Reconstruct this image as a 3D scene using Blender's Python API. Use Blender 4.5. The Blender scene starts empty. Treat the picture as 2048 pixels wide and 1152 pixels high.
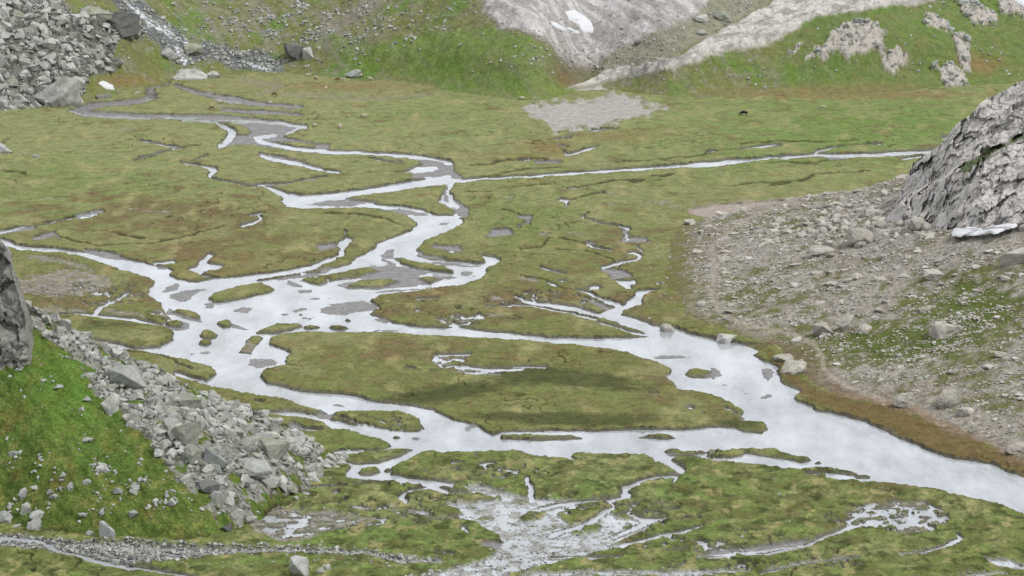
import bpy, bmesh, math, random
import numpy as np
from mathutils import Vector, Matrix
random.seed(7)
RNG = np.random.default_rng(11)
R = math.radians

# ------------------------------------------------------------------ camera
CAM_H = 110.0; F = 6000.0; HZ = -700.0            # metres above the valley floor, focal length and horizon row in photo pixels
PITCH = math.atan((576 - HZ) / F)
scene = bpy.context.scene
cam_d = bpy.data.cameras.new('camera'); cam = bpy.data.objects.new('camera', cam_d)
scene.collection.objects.link(cam); scene.camera = cam
cam.location = (0, 0, CAM_H); cam.rotation_euler = (math.pi/2 - PITCH, 0, 0)
cam_d.sensor_width = 36; cam_d.lens = 36 * F / 2048
cam_d.clip_start = 1; cam_d.clip_end = 12000

# ------------------------------------------------------------------ sky and sun
SUN_EL, SUN_AZ = 52, 118                            # azimuth clockwise from north (+Y)
world = bpy.data.worlds.new('World'); scene.world = world; world.use_nodes = True
nt = world.node_tree; nt.nodes.clear()
wo = nt.nodes.new('ShaderNodeOutputWorld'); bg = nt.nodes.new('ShaderNodeBackground')
sky = nt.nodes.new('ShaderNodeTexSky'); sky.sky_type = 'NISHITA'; sky.sun_disc = False
sky.sun_elevation = R(SUN_EL); sky.sun_rotation = R(SUN_AZ); sky.altitude = 2000; sky.dust_density = 2
tc = nt.nodes.new('ShaderNodeTexCoord'); mp = nt.nodes.new('ShaderNodeMapping'); mp.inputs['Scale'].default_value = (1, 1, 3)
cn = nt.nodes.new('ShaderNodeTexNoise'); cn.inputs['Scale'].default_value = 4.0; cn.inputs['Detail'].default_value = 5
cr = nt.nodes.new('ShaderNodeValToRGB'); cr.color_ramp.elements[0].position = .30; cr.color_ramp.elements[0].color = (.70, .70, .70, 1)
cr.color_ramp.elements[1].position = .62; cr.color_ramp.elements[1].color = (1, 1, 1, 1)
mx = nt.nodes.new('ShaderNodeMix'); mx.data_type = 'RGBA'
CLOUD = 9.5
mx.inputs['B'].default_value = (CLOUD*1.0, CLOUD*1.015, CLOUD*1.045, 1)
nt.links.new(tc.outputs['Generated'], mp.inputs[0]); nt.links.new(mp.outputs[0], cn.inputs[0])
nt.links.new(cn.outputs[0], cr.inputs[0]); nt.links.new(cr.outputs[0], mx.inputs['Factor'])
nt.links.new(sky.outputs[0], mx.inputs['A']); nt.links.new(mx.outputs['Result'], bg.inputs[0])
bg.inputs[1].default_value = 0.13
nt.links.new(bg.outputs[0], wo.inputs[0])
sun_d = bpy.data.lights.new('sun', 'SUN'); sun = bpy.data.objects.new('sun', sun_d); scene.collection.objects.link(sun)
sun_d.energy = 2.9; sun_d.angle = R(8); sun_d.color = (1, .96, .9)
sdir = Vector((math.sin(R(SUN_AZ))*math.cos(R(SUN_EL)), math.cos(R(SUN_AZ))*math.cos(R(SUN_EL)), math.sin(R(SUN_EL))))
sun.rotation_euler = sdir.to_track_quat('Z', 'Y').to_euler()
scene.view_settings.view_transform = 'Standard'; scene.view_settings.look = 'None'
scene.view_settings.exposure = 0; scene.view_settings.gamma = 1

# ------------------------------------------------------------------ helpers
CP, SP = math.cos(PITCH), math.sin(PITCH)
def ground(px, py, z=0.0):
    """world x, y of the valley floor seen at a photo pixel"""
    px = np.asarray(px, float); py = np.asarray(py, float)
    dx = px - 1024; dy = F*CP - (py-576)*SP; dz = -F*SP - (py-576)*CP
    t = (z - CAM_H) / dz
    return dx*t, dy*t
def project(x, y, z):
    w = y*CP - (z-CAM_H)*SP; v = y*SP + (z-CAM_H)*CP
    return 1024 + F*x/w, 576 - F*v/w
E = 1.70
def lin(c):
    c = np.asarray(c, float)/255
    return np.where(c <= .04045, c/12.92, ((c+.055)/1.055)**2.4)
def alb(r, g, b): return (lin((r, g, b))/E)

_p = np.random.default_rng(3).permutation(256); _p = np.concatenate([_p, _p, _p])
_ga = np.random.default_rng(4).uniform(0, 2*np.pi, 256); _gx = np.cos(_ga).astype('f4'); _gy = np.sin(_ga).astype('f4')
_g3 = np.random.default_rng(5).normal(size=(256, 3)); _g3 = (_g3/np.linalg.norm(_g3, axis=1)[:, None]).astype('f4')
def pn(x, y, seed=0):
    x = np.asarray(x) + seed*17.37; y = np.asarray(y) - seed*9.71
    xi = np.floor(x).astype(int); yi = np.floor(y).astype(int)
    xf = (x-xi).astype('f4'); yf = (y-yi).astype('f4'); xi &= 255; yi &= 255
    u = xf*xf*xf*(xf*(xf*6-15)+10); v = yf*yf*yf*(yf*(yf*6-15)+10)
    def g(a, b, c, d):
        h = _p[_p[a]+b]; return _gx[h]*c + _gy[h]*d
    n0 = g(xi, yi, xf, yf); n1 = g(xi+1, yi, xf-1, yf); n2 = g(xi, yi+1, xf, yf-1); n3 = g(xi+1, yi+1, xf-1, yf-1)
    return ((n0+(n1-n0)*u) + ((n2+(n3-n2)*u)-(n0+(n1-n0)*u))*v)*1.5
def fbm(x, y, sc, oct=4, seed=0, gain=.5):
    s = 0; a = 1; t = 0
    for i in range(oct):
        s = s + a*pn(x/sc, y/sc, seed+i*3); t += a; a *= gain; sc /= 2.03
    return s/t*1.4
def pn3(P, seed=0):
    P = P + np.array([seed*7.3, -seed*3.1, seed*5.7]); I = np.floor(P).astype(int); f = (P-I).astype('f4'); I &= 255
    u = f*f*f*(f*(f*6-15)+10); r = 0
    for dx in (0, 1):
        for dy in (0, 1):
            for dz in (0, 1):
                h = _p[_p[_p[I[:, 0]+dx]+I[:, 1]+dy]+I[:, 2]+dz]
                g = _g3[h]; d = g[:, 0]*(f[:, 0]-dx)+g[:, 1]*(f[:, 1]-dy)+g[:, 2]*(f[:, 2]-dz)
                w = (u[:, 0] if dx else 1-u[:, 0])*(u[:, 1] if dy else 1-u[:, 1])*(u[:, 2] if dz else 1-u[:, 2])
                r = r + w*d
    return r*1.5
def fbm3(P, sc, oct=4, seed=0, gain=.5):
    s = 0; a = 1; t = 0
    for i in range(oct):
        s = s + a*pn3(P/sc, seed+i*5); t += a; a *= gain; sc /= 2.07
    return s/t*1.4
def cells(P, seed=0):
    I = np.floor(P).astype(int); f = P-I; F1 = np.full(len(P), 9.); F2 = np.full(len(P), 9.); rid = np.zeros(len(P)); Q0 = np.zeros((len(P), 3))
    for dx in (-1, 0, 1):
        for dy in (-1, 0, 1):
            for dz in (-1, 0, 1):
                J = (I + (dx, dy, dz)) & 255; h = _p[_p[_p[J[:, 0]+seed % 200]+J[:, 1]]+J[:, 2]]
                q = np.stack([dx+_p[h]/255., dy+_p[h+37]/255., dz+_p[h+91]/255.], 1) - f; d = np.sqrt((q*q).sum(1))
                n = d < F1; F2 = np.where(n, F1, np.minimum(F2, d)); rid = np.where(n, _p[h+11]/255., rid); Q0 = np.where(n[:, None], q*_g3[h], Q0); F1 = np.where(n, d, F1)
    return F1, F2, rid, Q0.sum(1)
def ss(a, b, x):
    t = np.clip((x-a)/(b-a), 0, 1); return t*t*(3-2*t)
def mixc(C, c, w):
    w = np.clip(w, 0, 1)[..., None]; return C*(1-w) + np.asarray(c)*w

def link(o, parent=None):
    scene.collection.objects.link(o)
    if parent is not None: o.parent = parent
    return o
def meta(o, label=None, cat=None, group=None, kind=None):
    if label: o['label'] = label
    if cat: o['category'] = cat
    if group: o['group'] = group
    if kind: o['kind'] = kind
    return o
def mesh_np(name, V, Fc, mat, col=None, smooth=True, matidx=None):
    m = bpy.data.meshes.new(name)
    V = np.asarray(V, 'f4'); Fc = np.asarray(Fc, 'i4'); k = Fc.shape[1]
    m.vertices.add(len(V)); m.vertices.foreach_set('co', V.ravel())
    m.loops.add(Fc.size); m.loops.foreach_set('vertex_index', Fc.ravel())
    m.polygons.add(len(Fc)); m.polygons.foreach_set('loop_start', np.arange(0, Fc.size, k, dtype='i4'))
    m.polygons.foreach_set('use_smooth', np.full(len(Fc), smooth))
    for mm in (mat if isinstance(mat, (list, tuple)) else [mat]): m.materials.append(mm)
    if matidx is not None: m.polygons.foreach_set('material_index', np.asarray(matidx, 'i4'))
    if col is not None:
        a = m.color_attributes.new('tone', 'FLOAT_COLOR', 'POINT'); a.data.foreach_set('color', np.asarray(col, 'f4').ravel())
    m.update(calc_edges=True)
    return m
def grid_faces(nr, nc):
    i = np.arange(nr*nc).reshape(nr, nc)
    return np.stack([i[:-1, :-1], i[:-1, 1:], i[1:, 1:], i[1:, :-1]], -1).reshape(-1, 4)

# signed distance of polygons and strokes on survey charts (positive inside)
MARG = 14.0
def poly_sdf(pts, X, Y, closed=True, rad=None):
    pts = np.asarray(pts, float)
    D = np.full(X.shape, MARG, 'f4'); inside = np.zeros(X.shape, bool)
    x0, x1 = pts[:, 0].min()-MARG-6, pts[:, 0].max()+MARG+6; y0, y1 = pts[:, 1].min()-MARG-6, pts[:, 1].max()+MARG+6
    m = (X > x0) & (X < x1) & (Y > y0) & (Y < y1)
    if not m.any(): return np.full(X.shape, -MARG, 'f4')
    x = X[m]; y = Y[m]; d = np.full(x.shape, MARG, 'f4'); ins = np.zeros(x.shape, bool)
    order = np.argsort(y, kind='stable'); x = x[order]; y = y[order]
    n = len(pts)
    for i in range(n):
        a = pts[i]; b = pts[(i+1) % n]
        lo, hi = min(a[1], b[1]), max(a[1], b[1])
        i0, i1 = np.searchsorted(y, [lo-MARG, hi+MARG])
        xs = x[i0:i1]; ys = y[i0:i1]
        k = (xs > min(a[0], b[0])-MARG) & (xs < max(a[0], b[0])+MARG)
        xk = xs[k]; yk = ys[k]
        ab = b-a; L = max(ab@ab, 1e-9); t = np.clip(((xk-a[0])*ab[0]+(yk-a[1])*ab[1])/L, 0, 1)
        dd = np.hypot(xk-a[0]-t*ab[0], yk-a[1]-t*ab[1])
        sub = d[i0:i1]; sub[k] = np.minimum(sub[k], dd)
        if a[1] != b[1]:
            i0, i1 = np.searchsorted(y, [lo, hi]); ys = y[i0:i1]
            ins[i0:i1] ^= x[i0:i1] < a[0] + (ys-a[1])/(b[1]-a[1])*ab[0]
    r = np.where(ins, d, -d)
    out = np.full(X.shape, -MARG, 'f4'); tmp = np.empty(len(r), 'f4'); tmp[order] = r; out[m] = tmp
    return out
def stroke_sdf(pts, X, Y):
    out = np.full(X.shape, -MARG, 'f4')
    P = np.asarray(pts, float); r = P[:, 2].max()/2+MARG
    m = (X > P[:, 0].min()-r) & (X < P[:, 0].max()+r) & (Y > P[:, 1].min()-r) & (Y < P[:, 1].max()+r)
    if not m.any(): return out
    x = X[m]; y = Y[m]; d = np.full(x.shape, -MARG, 'f4')
    for a, b in zip(P[:-1], P[1:]):
        ab = (b-a)[:2]; L = max(ab@ab, 1e-9); t = np.clip(((x-a[0])*ab[0]+(y-a[1])*ab[1])/L, 0, 1)
        d = np.maximum(d, (a[2]+(b[2]-a[2])*t)/2 - np.hypot(x-a[0]-t*ab[0], y-a[1]-t*ab[1]))
    out[m] = d
    return out
def ell_sdf(cx, cy, rx, ry, X, Y, rot=0):
    c, s = math.cos(R(rot)), math.sin(R(rot)); u = (X-cx)*c+(Y-cy)*s; v = -(X-cx)*s+(Y-cy)*c
    return (1-np.hypot(u/rx, v/ry))*min(rx, ry)
def shape_sdf(sh, X, Y):
    if isinstance(sh, tuple): return ell_sdf(*sh[:4], X, Y, *(sh[4:]))
    if len(sh[0]) == 3: return stroke_sdf(sh, X, Y)
    return poly_sdf(sh, X, Y)

# ------------------------------------------------------------------ materials
def new_mat(name):
    m = bpy.data.materials.new(name); m.use_nodes = True; t = m.node_tree; t.nodes.clear()
    o = t.nodes.new('ShaderNodeOutputMaterial'); b = t.nodes.new('ShaderNodeBsdfPrincipled'); t.links.new(b.outputs[0], o.inputs[0])
    return m, t, b
def noise(t, vec, scale, detail=4, rough=.55):
    n = t.nodes.new('ShaderNodeTexNoise'); n.inputs['Scale'].default_value = scale; n.inputs['Detail'].default_value = detail
    n.inputs['Roughness'].default_value = rough
    if vec: t.links.new(vec, n.inputs['Vector'])
    return n
def maprange(t, src, a, b, c, d):
    n = t.nodes.new('ShaderNodeMapRange'); t.links.new(src, n.inputs[0])
    for i, v in zip((1, 2, 3, 4), (a, b, c, d)): n.inputs[i].default_value = v
    return n
def mul(t, a, b):
    n = t.nodes.new('ShaderNodeMix'); n.data_type = 'RGBA'; n.blend_type = 'MULTIPLY'; n.inputs['Factor'].default_value = 1
    t.links.new(a, n.inputs['A']); t.links.new(b, n.inputs['B']); return n
def ground_mat(name, s1=1.6, s2=.35, bump=.25, var=(.72, 1.28), fine=(.75, 1.25)):
    m, t, b = new_mat(name)
    at = t.nodes.new('ShaderNodeAttribute'); at.attribute_name = 'tone'
    g = t.nodes.new('ShaderNodeTexCoord')
    n1 = noise(t, g.outputs['Object'], 1/s1, 5, .65); n2 = noise(t, g.outputs['Object'], 1/s2, 3, .7)
    v1 = maprange(t, n1.outputs[0], .3, .7, *var); v2 = maprange(t, n2.outputs[0], .3, .7, *fine)
    a = mul(t, at.outputs['Color'], v1.outputs[0]); c = mul(t, a.outputs['Result'], v2.outputs[0])
    t.links.new(c.outputs['Result'], b.inputs['Base Color'])
    r = maprange(t, at.outputs['Alpha'], 0, 1, .95, .3); t.links.new(r.outputs[0], b.inputs['Roughness'])
    sp = maprange(t, at.outputs['Alpha'], 0, 1, .08, .5); t.links.new(sp.outputs[0], b.inputs['Specular IOR Level'])
    bp = t.nodes.new('ShaderNodeBump'); bp.inputs['Distance'].default_value = bump; bp.inputs['Strength'].default_value = .9
    ad = t.nodes.new('ShaderNodeMath'); ad.operation = 'MULTIPLY_ADD'; t.links.new(n2.outputs[0], ad.inputs[0]); ad.inputs[1].default_value = .45
    t.links.new(n1.outputs[0], ad.inputs[2]); t.links.new(ad.outputs[0], bp.inputs['Height']); t.links.new(bp.outputs[0], b.inputs['Normal'])
    return m
M_floor = ground_mat('meadow_and_silt', 1.8, .45, .35, (.74, 1.24), (.78, 1.22))
M_hill = ground_mat('steep_turf', 1.6, .4, .5, (.7, 1.3), (.65, 1.35))
M_scree = ground_mat('scree_and_turf', 1.0, .35, .5, (.75, 1.25), (.7, 1.3))
M_far = ground_mat('far_slope_ground', 1.8, .6, .5, (.78, 1.22), (.8, 1.2))

def rock_mat(name, c1, c2, lichen=(120, 128, 88), lich=.5, bump=.12, scale=1.0, attr=False):
    m, t, b = new_mat(name)
    g = t.nodes.new('ShaderNodeNewGeometry'); oi = t.nodes.new('ShaderNodeObjectInfo')
    ad = t.nodes.new('ShaderNodeMath'); ad.operation = 'ADD'; t.links.new(g.outputs['Random Per Island'], ad.inputs[0]); t.links.new(oi.outputs['Random'], ad.inputs[1])
    fr = t.nodes.new('ShaderNodeMath'); fr.operation = 'FRACT'; t.links.new(ad.outputs[0], fr.inputs[0])
    mxc = t.nodes.new('ShaderNodeMix'); mxc.data_type = 'RGBA'; mxc.inputs['A'].default_value = (*alb(*c1), 1); mxc.inputs['B'].default_value = (*alb(*c2), 1)
    t.links.new(fr.outputs[0], mxc.inputs['Factor'])
    n1 = noise(t, g.outputs['Position'], .9*scale, 6, .65); n2 = noise(t, g.outputs['Position'], 3.5*scale, 5, .7)
    v = maprange(t, n1.outputs[0], .3, .7, .78, 1.2); v2 = maprange(t, n2.outputs[0], .3, .7, .8, 1.2)
    a = mul(t, mxc.outputs['Result'], v.outputs[0]); c = mul(t, a.outputs['Result'], v2.outputs[0])
    n3 = noise(t, g.outputs['Position'], .5*scale, 3, .5)
    sx = t.nodes.new('ShaderNodeSeparateXYZ'); t.links.new(g.outputs['True Normal'], sx.inputs[0])
    up = maprange(t, sx.outputs[2], 0, .8, 0, 1); lm = maprange(t, n3.outputs[0], .5, .64, 0, lich)
    pm = t.nodes.new('ShaderNodeMath'); pm.operation = 'MULTIPLY'; t.links.new(up.outputs[0], pm.inputs[0]); t.links.new(lm.outputs[0], pm.inputs[1])
    ml = t.nodes.new('ShaderNodeMix'); ml.data_type = 'RGBA'; ml.inputs['B'].default_value = (*alb(*lichen), 1)
    t.links.new(pm.outputs[0], ml.inputs['Factor']); t.links.new(c.outputs['Result'], ml.inputs['A'])
    out = ml.outputs['Result']
    if attr:
        at = t.nodes.new('ShaderNodeAttribute'); at.attribute_name = 'tone'
        m2 = t.nodes.new('ShaderNodeMix'); m2.data_type = 'RGBA'; t.links.new(at.outputs['Alpha'], m2.inputs['Factor'])
        t.links.new(out, m2.inputs['A']); t.links.new(at.outputs['Color'], m2.inputs['B']); out = m2.outputs['Result']
    t.links.new(out, b.inputs['Base Color']); b.inputs['Roughness'].default_value = .9; b.inputs['Specular IOR Level'].default_value = .15
    bp = t.nodes.new('ShaderNodeBump'); bp.inputs['Distance'].default_value = bump; bp.inputs['Strength'].default_value = 1
    ad2 = t.nodes.new('ShaderNodeMath'); ad2.operation = 'MULTIPLY_ADD'; t.links.new(n2.outputs[0], ad2.inputs[0]); ad2.inputs[1].default_value = .5; t.links.new(n1.outputs[0], ad2.inputs[2])
    t.links.new(ad2.outputs[0], bp.inputs['Height']); t.links.new(bp.outputs[0], b.inputs['Normal'])
    return m
M_rgrey = rock_mat('granite_grey', (160, 163, 157), (206, 207, 202))
M_rwarm = rock_mat('limestone_beige', (176, 171, 162), (214, 209, 200), (118, 118, 80), .35)
M_rdark = rock_mat('granite_dark', (104, 107, 108), (124, 126, 124), lich=.3)
M_rgreen = rock_mat('granite_lichened', (152, 156, 144), (168, 171, 158), (138, 146, 104), .7)
M_rpale = rock_mat('stone_pale', (160, 164, 160), (202, 204, 200), lich=.3)
M_cliff = rock_mat('cliff_limestone', (222, 218, 214), (230, 226, 221), (120, 122, 100), .3, .5, .5, True)
M_cliffg = rock_mat('cliff_granite', (150, 150, 146), (158, 158, 152), (112, 116, 88), .45, .5, .5, True)
def plain_mat(name, c, rough=.8, spec=.2):
    m, t, b = new_mat(name); g = t.nodes.new('ShaderNodeTexCoord'); n = noise(t, g.outputs['Object'], 3, 4)
    v = maprange(t, n.outputs[0], .3, .7, .85, 1.12); cc = t.nodes.new('ShaderNodeRGB'); cc.outputs[0].default_value = (*alb(*c), 1)
    k = mul(t, cc.outputs[0], v.outputs[0]); t.links.new(k.outputs['Result'], b.inputs['Base Color'])
    b.inputs['Roughness'].default_value = rough; b.inputs['Specular IOR Level'].default_value = spec
    return m
M_snow = plain_mat('old_snow', (236, 238, 242), .6)
M_wool = plain_mat('wool_cream', (214, 206, 186), .95); M_face = plain_mat('sheep_face', (120, 102, 84)); M_black = plain_mat('black_hide', (34, 36, 42)); M_brownwool = plain_mat('wool_brown', (118, 92, 74), .95)
M_hide = plain_mat('cream_hide', (190, 180, 150))

# water: clear sheet over a pale silt bed, fine ripples
m, t, b = new_mat('river_water'); t.nodes.remove(b)
out = [n for n in t.nodes if n.type == 'OUTPUT_MATERIAL'][0]
gl = t.nodes.new('ShaderNodeBsdfGlossy'); gl.inputs['Roughness'].default_value = .06; gl.inputs['Color'].default_value = (.97, .985, 1, 1)
tr = t.nodes.new('ShaderNodeBsdfTransparent'); tr.inputs[0].default_value = (.86, .90, .92, 1)
df = t.nodes.new('ShaderNodeBsdfDiffuse'); df.inputs[0].default_value = (.57, .60, .64, 1)       # glacial milk
m0 = t.nodes.new('ShaderNodeMixShader'); t.links.new(tr.outputs[0], m0.inputs[1]); t.links.new(df.outputs[0], m0.inputs[2])
fr = t.nodes.new('ShaderNodeFresnel'); fr.inputs[0].default_value = 1.40
m1 = t.nodes.new('ShaderNodeMixShader'); t.links.new(fr.outputs[0], m1.inputs[0]); t.links.new(m0.outputs[0], m1.inputs[1]); t.links.new(gl.outputs[0], m1.inputs[2])
g = t.nodes.new('ShaderNodeTexCoord'); mpn = t.nodes.new('ShaderNodeMapping'); mpn.inputs['Scale'].default_value = (.5, .16, 1); t.links.new(g.outputs['Object'], mpn.inputs[0])
n1 = noise(t, mpn.outputs[0], 1.3, 4, .6); bp = t.nodes.new('ShaderNodeBump'); bp.inputs['Distance'].default_value = .08; bp.inputs['Strength'].default_value = .8
t.links.new(n1.outputs[0], bp.inputs['Height'])
for q in (gl, fr): t.links.new(bp.outputs[0], q.inputs['Normal'])
mp2 = t.nodes.new('ShaderNodeMapping'); mp2.inputs['Scale'].default_value = (.10, .035, 1); mp2.inputs['Rotation'].default_value = (0, 0, .3); t.links.new(g.outputs['Object'], mp2.inputs[0])
n2 = noise(t, mp2.outputs[0], 1.5, 5, .65); v = maprange(t, n2.outputs[0], .32, .66, 0.30, .66); t.links.new(v.outputs[0], m0.inputs[0])
n3 = noise(t, g.outputs['Object'], .25, 4, .6); v3 = maprange(t, n3.outputs[0], .4, .7, .03, .16); t.links.new(v3.outputs[0], gl.inputs['Roughness'])
t.links.new(m1.outputs[0], out.inputs[0]); M_water = m

# ------------------------------------------------------------------ the river chart (pixels of the survey photograph, laid on the flat valley floor)
MAIN = [(230,522),(290,525),(330,540),(345,548),(380,563),(400,564),(433,558),(475,555),(515,563),(565,556),(600,551),(640,545),(680,534),(702,527),(705,521),(729,507),(752,494),(772,479),(819,464),(832,452),(828,440),(855,430),(905,434),(920,437),(927,447),(905,461),(849,484),(834,499),(836,511),(850,517),(905,524),(960,528),(973,525),(962,511),(985,513),(1003,520),(1000,527),(972,540),(974,547),(955,561),(929,571),(879,577),(812,586),(759,594),(740,601),(759,616),(740,629),(762,639),(812,651),(852,656),(895,656),(912,653),(945,659),(979,664),(1024,667),(1107,677),(1191,677),(1257,676),(1300,672),(1325,655),(1357,657),(1377,667),(1434,681),(1474,687),(1536,695),(1507,711),(1520,720),(1536,726),(1556,737),(1561,761),(1569,768),(1599,781),(1589,801),(1636,821),(1703,836),(1736,845),(1769,863),(1813,883),(1869,906),(1913,920),(1983,928),(2023,948),(2048,950),(3000,1090),(3000,1290),(2048,1030),(2003,1011),(1953,998),(1903,988),(1836,975),(1769,968),(1700,962),(1653,960),(1646,948),(1586,940),(1507,935),(1474,925),(1407,921),(1374,915),(1345,922),(1311,925),(1291,911),(1157,909),(1141,913),(1161,923),(1137,920),(1057,910),(1024,903),(912,906),(845,905),(819,921),(785,935),(779,951),(829,960),(869,961),(912,967),(905,985),(860,975),(800,966),(695,958),(690,945),(699,933),(680,925),(605,915),(590,890),(545,865),(480,850),(405,838),(440,828),(530,824),(590,823),(640,832),(652,827),(595,811),(572,802),(512,794),(430,778),(393,768),(415,764),(433,745),(420,735),(367,721),(283,702),(240,700),(160,690),(120,672),(60,640),(60,630),(150,628),(187,629),(267,638),(325,650),(340,640),(325,620),(322,608),(293,590),(310,565),(290,548),(250,540),(200,528)]
UPPER = [(925,358),(895,353),(862,357),(800,366),(740,377),(690,384),(640,389),(600,391),(575,386),(540,374),(520,372),(540,384),(565,397),(563,404),(575,414),(600,418),(700,417),(760,419),(800,427),(828,440),(855,455),(915,440),(925,434),(940,424),(925,414),(910,404),(900,385),(910,368)]
BIGISLE = [(519,754),(530,741),(572,731),(575,717),(582,707),(560,698),(539,690),(539,677),(562,669),(645,666),(745,667),(845,672),(945,677),(1024,681),(1107,689),(1184,696),(1257,709),(1311,727),(1344,741),(1334,754),(1344,767),(1354,778),(1424,791),(1464,808),(1486,825),(1480,831),(1491,843),(1527,848),(1534,861),(1527,868),(1491,865),(1474,856),(1411,856),(1351,861),(1257,860),(1191,863),(1091,863),(1005,865),(985,872),(972,865),(955,853),(912,841),(889,835),(865,821),(825,813),(745,803),(699,791),(612,785),(562,773),(539,768)]
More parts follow.
